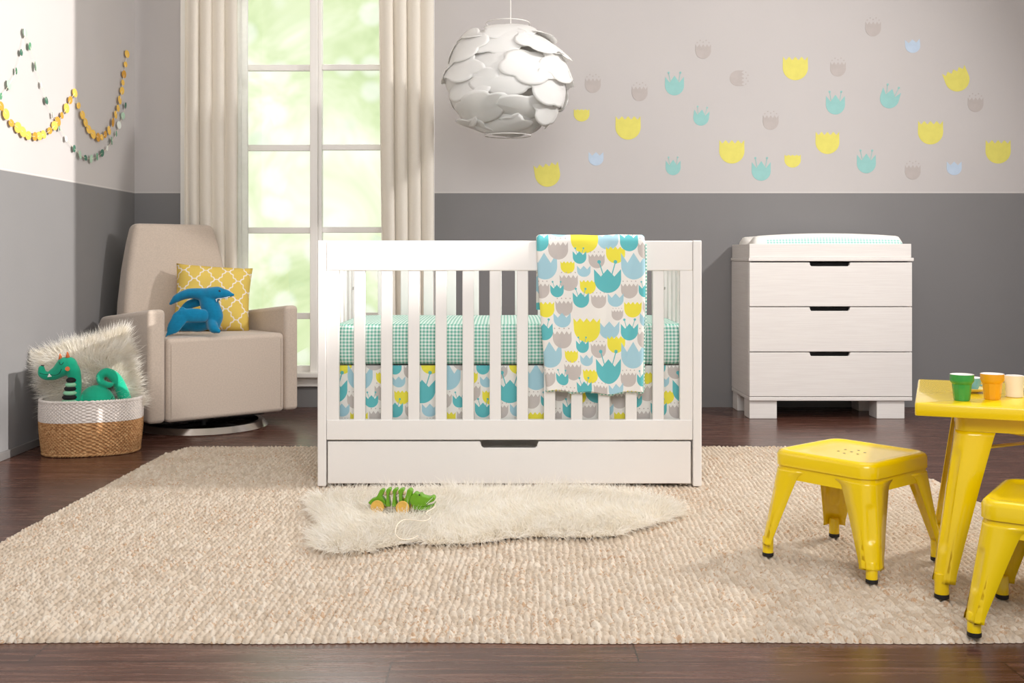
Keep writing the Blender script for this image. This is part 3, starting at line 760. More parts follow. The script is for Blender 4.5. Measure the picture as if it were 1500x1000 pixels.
# a dense shell with rounded edges, lofted around the outline
def soft_slab(name,x0,x1,y0,y1,z0,z1,r,m,parent,puff=.006,rc=.05,wr=0.0,seed=0):
    rr_=random.Random(seed)
    pts=[]; nseg=10
    for (cx_,cy_,a0) in ((x1-rc,y0+rc,-PI/2),(x1-rc,y1-rc,0),(x0+rc,y1-rc,PI/2),(x0+rc,y0+rc,PI)):
        for i in range(nseg+1):
            a=a0+PI/2*i/nseg; pts.append((cx_+rc*math.cos(a),cy_+rc*math.sin(a),math.cos(a),math.sin(a)))
    # refine straight runs
    ref=[]
    for i,p in enumerate(pts):
        ref.append(p); q=pts[(i+1)%len(pts)]; L=math.hypot(q[0]-p[0],q[1]-p[1]); k=int(L/.03)
        for j in range(1,k): t=j/k; ref.append((p[0]+(q[0]-p[0])*t,p[1]+(q[1]-p[1])*t,p[2],p[3]))
    pts=ref; n=len(pts); 
    prof=[]   # (inset, z)
    for a in [PI/2*i/5 for i in range(6)]: prof.append((r-r*math.sin(a),z0+r-r*math.cos(a)))
    for t in (.25,.5,.75): prof.append((-.004*math.sin(PI*t),z0+r+(z1-z0-2*r)*t))
    for a in [PI/2*i/5 for i in range(6)]: prof.append((r-r*math.cos(a),z1-r+r*math.sin(a)))
    bm=bmesh.new(); uv=bm.loops.layers.uv.new('UVMap'); rings=[]; per=[0]
    for i in range(n): per.append(per[-1]+math.hypot(pts[(i+1)%n][0]-pts[i][0],pts[(i+1)%n][1]-pts[i][1]))
    for (ins,z) in prof:
        rings.append([bm.verts.new((p[0]-p[2]*ins+wr*math.sin(i*.9+z*60)*p[2],p[1]-p[3]*ins+wr*math.sin(i*1.1+z*50)*p[3],z+wr*.6*math.sin(i*.37))) for i,p in enumerate(pts)])
    for k in range(len(rings)-1):
        for i in range(n):
            j=(i+1)%n; f=bm.faces.new((rings[k][i],rings[k][j],rings[k+1][j],rings[k+1][i]))
            us=(per[i],per[i+1],per[i+1],per[i]); zs=(prof[k][1],prof[k][1],prof[k+1][1],prof[k+1][1])
            for l,a,b in zip(f.loops,us,zs): l[uv].uv=(a,b)
    # top and bottom by shrinking rings
    def cap(ring,z,sg):
        prev=ring; cxm,cym=(x0+x1)/2,(y0+y1)/2
        for s in (.94,.8,.55,.25):
            new=[bm.verts.new((cxm+(v.co.x-cxm)*s,cym+(v.co.y-cym)*s,z+sg*puff*(1-s**2))) for v in ring]
            for i in range(n):
                j=(i+1)%n; f=bm.faces.new((prev[i],prev[j],new[j],new[i]) if sg>0 else (prev[i],new[i],new[j],prev[j]))
                for l in f.loops: l[uv].uv=(l.vert.co.x,l.vert.co.y)
            prev=new
        f=bm.faces.new(prev if sg>0 else prev[::-1])
        for l in f.loops: l[uv].uv=(l.vert.co.x,l.vert.co.y)
    cap(rings[-1],z1,1); cap(rings[0],z0,-1 if False else -1)
    return obj(name,bm,m,parent,180)
o=soft_slab('fitted_sheet',mx0,mx1,CF+.046,CB-.045,.002,.148,.03,M['ging'],mat,.006,.05,.0012,1)
# printed skirt hanging below the mattress
def cloth_strip(name,x0,x1,y,z0,z1,m,parent,amp=.006,per=.09,thick=.002,uoff=0,voff=0,axis='x'):
    nx,nz=160,14; vs=[];fs=[];uvs=[]
    for j in range(nz+1):
        for i in range(nx+1):
            u=i/nx; t=j/nz; x=x0+(x1-x0)*u; z=z1+(z0-z1)*t
            yy=y+amp*t*math.sin(2*PI*(x-x0)/per+1.3*math.sin(x*7))
            vs.append((x,yy,z)); uvs.append((x-x0+uoff,(z1-z)+voff))
    for j in range(nz):
        for i in range(nx): a=j*(nx+1)+i; fs.append((a,a+1,a+nx+2,a+nx+1))
    o=pyobj(name,vs,fs,m,parent,180); me=o.data; l=me.uv_layers.new(name='UVMap')
    for lp in me.loops: l.data[lp.index].uv=uvs[lp.vertex_index]
    s=o.modifiers.new('t','SOLIDIFY'); s.thickness=thick; return o
o=cloth_strip('crib_skirt',I0+.01,I1-.01,CF+.058,.19,.4385,M['print'],None,.008,.16,.002,.03,.1)
tag(o,'tulip printed crib skirt hanging under the mattress behind the front slats','crib skirt')

# blanket folded over the front rail
def blanket():
    BX0,BX1=cx(786),cx(944); Wd=BX1-BX0; th=.017
    yf=CF+.004; yb=yf+RT; zt=TOPZ
    path=[]   # centre line of the folded layers, from inner hem up, over the rail and down the front
    c=th/2+.0015
    zi=.64
    for k in range(12): path.append((yb+c,zi+(zt-zi-.004)*k/11))
    rr0=(RT/2+c)
    for k in range(1,12):
        a=PI*k/12; path.append(((yf+yb)/2+rr0*math.cos(a),zt-.004+(c+.006)*math.sin(a)+0*a))
    zb=cz(573)
    for k in range(0,46): path.append((yf-c,zt-.004+(zb-zt+.004)*k/45))
    n=len(path); nx=56
    s=[0]
    for a,b in zip(path,path[1:]): s.append(s[-1]+math.hypot(b[0]-a[0],b[1]-a[1]))
    # front top starts at path index 23 -> v=0 there
    v0=s[17]
    bm=bmesh.new(); uv=bm.loops.layers.uv.new('UVMap')
    def ring(i):
        y,z=path[i]; a=path[max(i-1,0)]; b=path[min(i+1,n-1)]; ty,tz=b[0]-a[0],b[1]-a[1]; L=math.hypot(ty,tz); ty/=L; tz/=L
        ny,nz=tz,-ty              # points away from the rail
        if i>n//2 and ny>0: ny,nz=-ny,-nz
        # outward: front -> -y ; inner -> +y ; top -> +z
        mid=((yf+yb)/2,zt-.03)
        if (y-mid[0])*ny+(z-mid[1])*nz<0: ny,nz=-ny,-nz
        t=max(0,(i-23)/(n-24)); 
        left=BX0+.036*t**1.4 ; right=BX1-.004*t+.003*math.sin(5*t)
        endr=1.0
        out=[]
        m_=nx
        for k in range(2*m_):
            if k<m_: u=k/(m_-1); side=1
            else: u=1-(k-m_)/(m_-1); side=-1
            x=left+(right-left)*u
            e=min(u,1-u)*Wd; rnd=math.sqrt(max(0,1-(1-min(1,e/.010))**2))
            tt=th/2*(.35+.65*rnd) if 0<u<1 else th/2*.3
            off=side*tt
            wv=(.0036*math.sin(u*9+t*7)+.0026*math.sin(u*19-t*5))*(.3+.7*t) if side>0 else 0
            if side>0 and t>0: wv=abs(wv)
            sag=.0045*math.sin(u*6.5+.6)*t**3+.004*math.sin(u*17)*t**6
            out.append((bm.verts.new((x,y+ny*(off+wv),z+nz*(off+wv)+sag)),u*Wd*1.0,side))
        return out
    R=[ring(i) for i in range(n)]
    m_=len(R[0])
    for i in range(n-1):
        for k in range(m_):
            j=(k+1)%m_
            f=bm.faces.new((R[i][k][0],R[i][j][0],R[i+1][j][0],R[i+1][k][0]))
            for l,(q,ii) in zip(f.loops,((R[i][k],i),(R[i][j],i),(R[i+1][j],i+1),(R[i+1][k],i+1))): l[uv].uv=(q[1]+.109,s[ii]-v0+.0226)
    for rr_ in (R[0],R[-1]):
        f=bm.faces.new([q[0] for q in rr_])
        for l,q in zip(f.loops,rr_): l[uv].uv=(q[1]+.109,s[-1]-v0+.0226)
    o=obj('baby_blanket',bm,M['print'],None,60)
    tag(o,'folded tulip printed baby blanket draped over the front rail of the crib','blanket')
    # piping in twisted gingham around the front edge
    pm=M['ging']
    bm=bmesh.new(); uvl=bm.loops.layers.uv.new('UVMap')
    pts=[]
    def fp(u,i,dy=-.004):
        t=max(0,(i-23)/(n-24)); left=BX0+.036*t**1.4; right=BX1-.004*t+.003*math.sin(5*t)
        sag=.0045*math.sin(u*6.5+.6)*t**3+.004*math.sin(u*17)*t**6
        return Vector((left+(right-left)*u,path[i][0]+dy,path[i][1]+sag))
    for i in range(24,n-2,2): pts.append(fp(1.006,i,.000))
    for k in range(0,29): 
        u=1-k/28; p=fp(u,n-1,.001); p.z-=.002+.0022*math.sin(k*2.2); p.y+=.002*math.sin(k*1.7); pts.append(p)
    tube(bm,pts,.0042,n=8,sub=2)
    for f in bm.faces:
        for l in f.loops: l[uvl].uv=(l.vert.co.x*1.0+l.vert.co.z,l.vert.co.z-l.vert.co.x)
    obj('gingham_piping',bm,pm,o,180)['label']='green gingham piping'
blanket()
# ================================================================== armchair (local u across, v backwards)
A=math.radians(40); CO=Vector((-1.547,4.867,0))
ch=thing('armchair','beige upholstered swivel armchair with a high back in the corner by the window','armchair',CO,A)
fb=M['chair']
boxo('seat',0.002,.600,.0,.64,.07,.457,fb,ch,.022,4)
bm=bmesh.new(); prism(bm,[(.004,.07),(.66,.09),(.66,.50),(.62,.535),(.004,.592)],-.085,-.001,axis='X'); bevel(obj('armrest',bm,fb,ch),.022,4)
bm=bmesh.new(); prism(bm,[(.004,.07),(.66,.09),(.66,.50),(.62,.535),(.004,.592)],.603,.680,axis='X'); bevel(obj('armrest',bm,fb,ch),.022,4)
# backrest: tapered slab leaning back
bm=bmesh.new(); L=[]
for z,ul,ur,vf,vb in ((.10,.0,.60,.60,.70),(.45,.012,.600,.545,.70),(.60,.026,.594,.565,.715),(.77,.050,.576,.595,.728),(.90,.078,.554,.618,.740),(1.003,.104,.528,.640,.745)):
    um=(ul+ur)/2
    L.append([bm.verts.new(p) for p in ((ul,vf+.012,z),(um-.1,vf-.006,z),(um+.1,vf-.006,z),(ur,vf+.012,z),(ur,vb,z),(ul,vb,z))])
for a,b in zip(L,L[1:]):
    for i in range(6): bm.faces.new((a[i],a[(i+1)%6],b[(i+1)%6],b[i]))
bm.faces.new(L[0][::-1]); bm.faces.new(L[-1])
o=obj('backrest',bm,fb,ch); bevel(o,.03,5,50)
# seam piping on the seat front
bm=bmesh.new()
for x in (.022,.580): tube(bm,[(x,-.0012,.095),(x,-.0012,.43)],.0016,n=6,sub=1)
obj('seam',bm,fb,ch,180)
bm=bmesh.new(); cu,cv=.285,.235
lathe(bm,[(.262,.0),(.306,.0),(.309,.005),(.285,.032),(.262,.032)],72,cx=cu,cy=cv,closed=True); obj('swivel_ring',bm,M['chrome'],ch,40)
bm=bmesh.new(); lathe(bm,[(.045,.012),(.045,.072)],24,cx=cu,cy=cv)
for k in range(4):
    a=k*PI/2+.3; T_m=Matrix.Translation((cu,cv,0))@Matrix.Rotation(a,4,'Z'); box(bm,0,.266,-.02,.02,.012,.024,T_m)
box(bm,.08,.52,.06,.5,.058,.0705)
obj('swivel_base',bm,M['blackmetal'],ch,40)

def pillow(name,label,cat,loc,rot,w,h,t,m,uvs=1.0,pinch=.06):
    n=28; vs=[];fs=[];uv=[]
    for side in (1,-1):
        for j in range(n+1):
            for i in range(n+1):
                u=i/n*2-1; v=j/n*2-1
                pin=1-pinch*(1-abs(v)**2.0)*abs(u)**6; pin2=1-pinch*(1-abs(u)**2.0)*abs(v)**6
                b=((1-u**4)*(1-v**4))
                wr=.006*math.sin(u*7+v*3)*math.sin(v*6-u*4)*b
                vs.append((u*w/2*pin,-side*(t/2*max(0,b)**.55+wr*side*.5+.0006),v*h/2*pin2)); uv.append((i/n,j/n))
    W=n+1; off=W*W
    for s_,o_ in ((1,0),(-1,off)):
        for j in range(n):
            for i in range(n):
                q=[o_+j*W+i,o_+j*W+i+1,o_+(j+1)*W+i+1,o_+(j+1)*W+i]; fs.append(q if s_>0 else q[::-1])
    o=pyobj(name,vs,fs,m,None,180); l=o.data.uv_layers.new(name='UVMap')
    for lp in o.data.loops: l.data[lp.index].uv=(uv[lp.vertex_index][0]*uvs,uv[lp.vertex_index][1]*uvs)
    wd=o.modifiers.new('w','WELD'); wd.merge_threshold=.0015
    o.location=loc; o.rotation_euler=rot; return tag(o,label,cat)
pc=CO+Vector((math.cos(A)*.385-math.sin(A)*.40,math.sin(A)*.385+math.cos(A)*.40,.612))
pl=pillow('throw_pillow','yellow cushion with a white trellis pattern leaning on the armchair back','pillow',(pc.x+.022,pc.y,.618),(math.radians(-17),math.radians(4),math.radians(17)),.380,.352,.18,M['pillow'],1.5)

# ------------------------------------------------------------------ blue knitted pterosaur toy
# drawn in the plane facing the room; u=px to the right, v=px downward from the anchor
D0=Vector((P(300,450,5.06).x,5.06,0)); ks=.12*5.06/F
def q7(x,y,d=0):     # crop coordinates of the toy
    px=230+x*.12; py=380+y*.12; p=P(px,py,5.06); return Vector((p.x-D0.x,d,p.z))
pt=thing('stuffed_toy_pterosaur','bright blue knitted flying-dinosaur soft toy sitting on the armchair in front of the yellow cushion','stuffed toy',(D0.x,D0.y,0),0)
bm=bmesh.new(); r=lambda k:k*ks
tube(bm,[q7(165,540,.0),q7(255,465),q7(400,415),q7(560,425),q7(660,430)],[r(20),r(52),r(64),r(78),r(90)],14)
tube(bm,[q7(640,430),q7(740,415),q7(830,420),q7(930,432)],[r(92),r(88),r(60),r(20)],14)
tube(bm,[q7(600,440,.0),q7(645,560,0),q7(690,690,.0),q7(690,800,.0)],[r(95),r(115),r(118),r(85)],16,flat=.9)
tube(bm,[q7(690,770,-.03),q7(730,830,-.05),q7(790,862,-.06)],[r(60),r(62),r(32)],12)
tube(bm,[q7(640,760,.02),q7(500,815,.03),q7(340,825,.04),q7(110,845,.05)],[r(85),r(72),r(60),r(32)],12)
tube(bm,[q7(470,520,.05),q7(330,570,.06),q7(250,690,.06),q7(215,830,.05)],[r(60),r(58),r(56),r(40)],12,flat=.6)
fuse(obj('body',bm,M['blueknit'],pt),.0042,8)
bm=bmesh.new()
tube(bm,[q7(590,680,-.045),q7(480,670,-.075),q7(380,660,-.085)],[r(84),r(88),r(70)],14,flat=.55)
tube(bm,[q7(375,600,-.085),q7(350,690,-.092),q7(290,800,-.098),q7(190,920,-.10)],[r(40),r(92),r(84),r(12)],14,flat=.32)
tube(bm,[q7(400,620,-.08),q7(400,720,-.09),q7(330,830,-.095)],[r(30),r(38),r(30)],12,flat=.5)
fuse(obj('wing',bm,M['blueknit'],pt),.0042,7)
bm=bmesh.new()
for x in (740,790,850,868): cone(bm,q7(x,482-(x-740)*.16,-.022),q7(x+4,515-(x-740)*.17,-.024),.0048)
tube(bm,[q7(715,478,-.02),q7(800,472,-.022),q7(895,452,-.010)],.0018,n=6)
obj('teeth',bm,M['tooth'],pt,60)
bm=bmesh.new(); ellipsoid(bm,q7(775,386,-.0235),(.0075,.005,.0062),12); obj('eye',bm,M['eye'],pt,180)

# ================================================================== basket
BC=Vector((-1.768,4.555,0)); BA=math.radians(17)
bk=thing('basket','oval woven basket with a white upper band and natural straw below, left of the armchair','basket',BC,BA)
def rim(th):
    c,s=math.cos(th),math.sin(th); e=2/2.6
    return math.copysign(abs(c)**e,c),math.copysign(abs(s)**e,s)
def woven(name,z0,z1,m,dir_):
    nt=620; rows=int((z1-z0)/.0018); vs=[];fs=[]
    rowh=(.0075 if dir_>0 else .0068); wv=66
    H=.232
    for side in (0,1):
        for j in range(rows+1):
            z=z0+(z1-z0)*j/rows
            for i in range(nt):
                th=2*PI*i/nt; x,y=rim(th); t=z/H
                a=.192+.012*t+.006*math.sin(PI*t); b=.142+.012*t+.005*math.sin(PI*t)
                rw=math.floor(z/rowh); fr=z/rowh-rw-.5
                k=math.cos(wv*th+PI*rw+(fr*.35*dir_)); tb=math.sqrt(max(0,1-(2*fr)**2))
                d=(.0036*k*tb+.0022*tb) if side==0 else -.006-.0015*k*tb
                zz=z+(.007*math.cos(th*1-.6)*0)
                vs.append(((a+d)*x,(b+d)*y,zz))
    R=nt*(rows+1)
    for j in range(rows):
        for i in range(nt):
            a,b=j*nt+i,j*nt+(i+1)%nt; c,d=b+nt,a+nt
            fs.append((a,b,c,d)); fs.append((R+a,R+d,R+c,R+b))
    for i in range(nt):
        i2=(i+1)%nt
        fs.append((i,R+i,R+i2,i2)); t_=rows*nt; fs.append((t_+i,t_+i2,R+t_+i2,R+t_+i))
    return pyobj(name,vs,fs,m,bk,180)
woven('straw_body',.004,.1425,M['straw'],1); o=woven('white_band',.1425,.2265,M['strawwhite'],-1)
def braid(z,grow,m,name,rad=.0045):
    bm=bmesh.new()
    for ph in (0,PI):
        pts=[]
        for i in range(420):
            th=2*PI*i/420; x,y=rim(th); a,b=.197+grow,.147+grow; w=52*th+ph
            pts.append(((a+.003*math.cos(w))*x,(b+.003*math.cos(w))*y,z+.0035*math.sin(w)))
        pts.append(pts[0]); tube(bm,pts,rad,n=6,sub=1,cap=False)
    return obj(name,bm,m,bk,180)
braid(.228,.006,M['strawwhite'],'rim_braid'); braid(.0075,-.004,M['straw'],'base_braid',.0042)
bm=bmesh.new(); prism(bm,[(.186*rim(2*PI*i/60)[0],.136*rim(2*PI*i/60)[1]) for i in range(60)],.004,.010,axis='Z'); obj('base',bm,M['straw'],bk)

# furry cushion standing in the basket
fc=thing('furry_pillow','long-haired ivory fur cushion standing in the basket behind the green dragon','pillow',(-1.785,4.60,.250),0)
fc.rotation_euler=(math.radians(-12),math.radians(-15),math.radians(8))
n=26; vs=[];fs=[]
hw,hh,tt=.165,.185,.055
def fp_(u,v,s):
    b=max(0,(1-u**4)*(1-v**4)); return Vector((u*hw*(1-.05*(1-v*v)*abs(u)**5),-s*tt*b**.5,v*hh*(1-.05*(1-u*u)*abs(v)**5)))
for s in (1,-1):
    for j in range(n+1):
        for i in range(n+1): vs.append(fp_(i/n*2-1,j/n*2-1,s))
for o_ in (0,1):
    for j in range(n):
        for i in range(n):
            q=[o_*(n+1)**2+j*(n+1)+i,o_*(n+1)**2+j*(n+1)+i+1,o_*(n+1)**2+(j+1)*(n+1)+i+1,o_*(n+1)**2+(j+1)*(n+1)+i]; fs.append(q if o_==0 else q[::-1])
pyobj('cushion',vs,fs,M['furbase'],fc,180)
rr=random.Random(5); bp_,nr,dr=[],[],[]
for _ in range(30000):
    s=1 if rr.random()<.8 else -1
    if rr.random()<.30:
        u=rr.choice((-1,1))*(1-abs(rr.gauss(0,.03))); v=rr.uniform(-1,1)
        if rr.random()<.5: u,v=v,abs(u)
    else: u,v=rr.uniform(-1,1),rr.uniform(-1,1)
    u=max(-1,min(1,u)); v=max(-1,min(1,v))
    if v<-.55: continue
    p=fp_(u,v,s); e=max(abs(u),abs(v))**5
    a=2*math.sin(u*3+v*2)+1.5*math.sin(v*5)
    bp_.append(p); nr.append((u*e*.8,-s*.55*(1-.7*e),v*e*.8)); dr.append((u*1.0+.35*math.cos(a),-s*.15,v*.8+.35*math.sin(a)))
fo=fur_mesh(bp_,nr,dr,.074,.0012,8,'fur',M['fur'],fc,.35)
# hairs that meet the wall bend along it
mw=Matrix.Translation(fc.location)@fc.rotation_euler.to_matrix().to_4x4(); mi_=mw.inverted()
for v in fo.data.vertices:
    w_=mw@v.co
    if w_.x<XL+.006: w_.x=XL+.006; v.co=mi_@w_

# green dragon toy in the basket
DY=4.455; D1=P(140,560,DY)
def q8(x,y,d=0):
    px=20+x*.19; py=490+y*.19; p=P(px,py,DY+d); return Vector((p.x-D1.x,d,p.z))
dg=thing('stuffed_toy_dragon','green plush dragon with striped belly and orange horns, sitting in the basket','stuffed toy',(D1.x,DY,0),0)
kk=.19*DY/F; r=lambda k:k*kk
bm=bmesh.new()
# head with an upturned snout, neck
tube(bm,[q8(215,262),q8(222,300),q8(262,318),q8(320,300),q8(385,255),q8(425,235)],[r(26),r(34),r(34),r(48),r(68),r(66)],16,flat=.8)
tube(bm,[q8(395,235),q8(450,270),q8(475,350),q8(470,450),q8(460,570,.01),q8(470,680,.02)],[r(64),r(58),r(48),r(50),r(62),r(70)],16,flat=.85)
ellipsoid(bm,q8(640,555,.05),(r(150),r(110),r(170)),24)
tube(bm,[q8(880,560,.10),q8(830,420,.085),q8(785,335,.07),q8(720,290,.06),q8(668,320,.05),q8(675,365,.045),q8(730,388,.04),q8(755,385,.04)],[r(52),r(48),r(44),r(36),r(32),r(28),r(24),r(18)],14)
tube(bm,[q8(875,545,.10),q8(830,620,.09),q8(720,640,.06)],[r(52),r(58),r(60)],12)
fuse(obj('body',bm,M['green'],dg),.0036,6)
# belly stripes on the front of the neck
for i,(y,mm) in enumerate(((350,'blackfelt'),(385,'mint'),(415,'blackfelt'),(448,'mint'),(482,'blackfelt'),(518,'mint'),(552,'blackfelt'),(585,'mint'),(618,'blackfelt'))):
    xc=452-6*i*.7; w_=34+4.0*min(i,5); 
    bm=bmesh.new(); ellipsoid(bm,q8(xc-4,y,-.0145-.0012*i),(r(w_+5),r(52),r(24)),20); obj('belly_stripe',bm,M[mm],dg,180)
bm=bmesh.new()
for x,y in ((362,182),(418,168)): cone(bm,q8(x,y+8,-.004),q8(x-4,y-36,-.004),r(17),14,r(4))
obj('horn',bm,M['coral'],dg,180)
bm=bmesh.new(); tube(bm,[q8(415,263,-.050),q8(415,263,-.058)],[r(17)]*2,n=16,sub=1,cap=False); obj('cheek',bm,M['coral'],dg,60)
bm=bmesh.new()
tube(bm,[q8(200,295,-.030),q8(230,305,-.0345),q8(275,308,-.035),q8(320,312,-.041),q8(350,300,-.050),q8(370,265,-.056)],.0011,n=6,sub=4)
tube(bm,[q8(350,210,-.049),q8(358,228,-.052),q8(372,230,-.053),q8(383,214,-.053)],.0011,n=6,sub=4)
tube(bm,[q8(215,238,-.024),q8(232,240,-.022)],.0022,n=6,sub=2)
tube(bm,[q8(740,565,-.003),q8(742,520,-.003),q8(765,475,.008)],.0011,n=6,sub=4)
obj('stitching',bm,M['blackfelt'],dg,180)
bm=bmesh.new(); prism(bm,[tuple(q8(x,y)[k] for k in (0,2)) for x,y in ((296,318),(326,314),(308,292))],-.046,-.041); obj('tooth',bm,M['tooth'],dg)

# ================================================================== dresser with changing tray
DF=5.46; DB=YW-.012; SD=F/DF
def ex(px): return (px-740)/SD
def ez(py): return CAMZ-(py-378)/SD
ds=thing('dresser','white three-drawer dresser on block feet against the grey wall','dresser',(0,0,0))
m=M['dresser']; xl,xr=ex(1097.5),ex(1336.5); zb,zt=ez(587),ez(382)
boxo('top_panel',xl-.004,xr+.006,DF-.006,DB,ez(382.5),ez(377.5),m,ds,.003)
bm=bmesh.new()
box(bm,xl,xl+.018,DF+.020,DB,ez(581),ez(382.6)); box(bm,xr-.018,xr,DF+.020,DB,ez(581),ez(382.6)); box(bm,xl+.018,xr-.018,DB-.012,DB,ez(581),ez(382.6))
box(bm,xl+.018,xr-.018,DF+.08,DB-.012,ez(451),ez(447)); box(bm,xl+.018,xr-.018,DF+.08,DB-.012,ez(518),ez(514))
bevel(obj('carcass',bm,m,ds),.0015)
boxo('plinth',xl,xr,DF,DB,ez(587),ez(581.4),m,ds,.003)
for (a,b) in ((384.3,448.6),(449.8,514.8),(516,580.6)):
    z1,z0=ez(a),ez(b); x0,x1=xl+.0012,xr-.0012; n0,n1=ex(1186),ex(1245.5); nb=z1-.0195; rr_=.008
    out=[(x0,z0),(x1,z0),(x1,z1),(n1,z1),(n1-.003,nb+rr_),(n1-.003-rr_*.4,nb+rr_*.3),(n1-.003-rr_,nb),(n0+.003+rr_,nb),(n0+.003+rr_*.4,nb+rr_*.3),(n0+.003,nb+rr_),(n0,z1),(x0,z1)]
    bm=bmesh.new(); prism(bm,out,DF,DF+.018); d_=obj('drawer',bm,m,ds); bevel(d_,.002)
    bm=bmesh.new(); box(bm,x0+.03,x1-.03,DF+.034,DF+.04,z0+.01,z1-.004); obj('recess_shade',bm,M['dark'],d_)  # black sheet standing in for the shade inside the drawer notch
for x0,x1 in ((ex(1098.5),ex(1139)),(ex(1285.5),ex(1326.5))):
    for y0,y1 in ((DF+.012,DF+.132),(DB-.135,DB-.015)):
        boxo('foot',x0,x1,y0,y1,0,ez(586.8),m,ds,.003)
tr=thing('changing_tray','white changing tray sitting on top of the dresser','tray',(0,0,0))
z0,z1=ez(377.4),ez(357)
bm=bmesh.new(); x0,x1=xl+.002,xr-.004; y0,y1=DF+.004,DB-.004
box(bm,x0,x1,y0,y0+.014,z0,z1); box(bm,x0,x1,y1-.014,y1,z0,z1); box(bm,x0,x0+.014,y0+.014,y1-.014,z0,z1); box(bm,x1-.014,x1,y0+.014,y1-.014,z0,z1); box(bm,x0+.014,x1-.014,y0+.014,y1-.014,z0,z0+.006)
o=obj('tray_frame',bm,m,tr); bevel(o,.002)
# contoured pad
pd=thing('changing_pad','white contoured changing pad with a pale gingham cover in the tray on the dresser','changing pad',(0,0,z0+.008))
def pad():
    x0_,x1_,y0_,y1_=x0+.018,x1-.018,y0+.02,y1-.02; nx,ny=60,44; V=[];Fc=[];uv=[];mi=[]
    H=ez(341.5)-z0-.010
    for j in range(ny+1):
        for i in range(nx+1):
            u=i/nx; v=j/ny; e=min(u,1-u)*(x1_-x0_); g=min(v,1-v)*(y1_-y0_)
            rnd=math.sqrt(max(0,1-(1-min(1,e/.035))**2))*math.sqrt(max(0,1-(1-min(1,g/.045))**2))
            prof=1-.28*(math.exp(-((v-.5)/.2)**2))
            hh_=H*prof*(.80+.20*math.sin(PI*min(1,(u*.9+.05)))**.7)
            V.append((x0_+(x1_-x0_)*u,y0_+(y1_-y0_)*v,.004+hh_*rnd)); uv.append((V[-1][0],V[-1][2]+V[-1][1]))
    W=nx+1
    for j in range(ny):
        for i in range(nx):
            Fc.append((j*W+i,j*W+i+1,(j+1)*W+i+1,(j+1)*W+i)); mi.append(1 if (.10<(i+.5)/nx<.99 and (j+.5)/ny<.045) else 0)
    base=len(V); 
    for j in range(ny+1):
        for i in range(nx+1): V.append((V[j*W+i][0],V[j*W+i][1],0)); uv.append((0,0))
    border=[(0,i) for i in range(nx)]+[(j,nx) for j in range(ny)]+[(ny,nx-i) for i in range(nx)]+[(ny-j,0) for j in range(ny)]
    bi=[a*W+b for a,b in border]
    for k in range(len(bi)): Fc.append((bi[k],base+bi[k],base+bi[(k+1)%len(bi)],bi[(k+1)%len(bi)])); mi.append(0)
    Fc.append([base+b for b in bi]); mi.append(0)
    o=pyobj('pad',V,Fc,[M['padwhite'],M['ginglight']],pd,180); o.data.polygons.foreach_set('material_index',mi)
    l=o.data.uv_layers.new(name='UVMap')
    for lp in o.data.loops: l.data[lp.index].uv=uv[lp.vertex_index]
pad()
pillow_strap=boxo('safety_strap',x0+.012+.006,x0+.050,y0+.05,y0+.075,.012,.05,M['padwhite'],pd,.004)

# ================================================================== yellow metal stools and table
YM=M['yellow']
def leg_mesh(half_t,half_b,wt,wb,z0,z1,rc,sx,sy,groove=(.25,.70),gd=.0045,gw=.45,fl_=.18):
    """folded sheet leg: an angle with a rounded corner that splays and tapers"""
    nz=34; na=12; vs=[]; fs=[]
    for j in range(nz+1):
        t=j/nz; z=z1+(z0-z1)*t
        h=half_t+(half_b-half_t)*t; w=wt+(wb-wt)*min(1,t/.93)**.9; 
        if t<.08: w*=1+fl_*(1-t/.08)**2
        ring=[(h-w,h)]
        ring.append((h-w*.55,h))
        for i in range(na+1):
            a=PI/2-PI/2*i/na; r_=min(rc,w*.8); ins=0
            if groove[0]<t<groove[1]:
                g=(a-PI/4)/(PI/4); e=min((t-groove[0]),(groove[1]-t))/.035
                ins=gd*max(0,1-(abs(g)/gw)**4)*min(1,max(0,e))
            ring.append((h-r_+(r_-ins)*math.cos(a),h-r_+(r_-ins)*math.sin(a)))
        ring.append((h,h-w*.55)); ring.append((h,h-w))
        vs+=[(sx*x,sy*y,z) for x,y in ring]; m_=len(ring)
    for j in range(nz):
        for i in range(m_-1):
            q=(j*m_+i,j*m_+i+1,(j+1)*m_+i+1,(j+1)*m_+i); fs.append(q if sx*sy>0 else q[::-1])
    return vs,fs
def rrect(h,r,n=6,hy=None):
    hy=hy or h; out=[]
    for (sx,sy,a0) in ((1,-1,-PI/2),(1,1,0),(-1,1,PI/2),(-1,-1,PI)):
        for i in range(n+1):
            a=a0+PI/2*i/n; out.append((sx*(h-r)+r*math.cos(a),sy*(hy-r)+r*math.sin(a)))
    return out
def loft(bm,rings,cap0=True,cap1=True):
    R=[[bm.verts.new(p) for p in r_] for r_ in rings]
    for a,b in zip(R,R[1:]):
        n=len(a)
        for i in range(n): bm.faces.new((a[i],a[(i+1)%n],b[(i+1)%n],b[i]))
    if cap0: bm.faces.new(R[0][::-1])
    if cap1: bm.faces.new(R[-1])
    return R
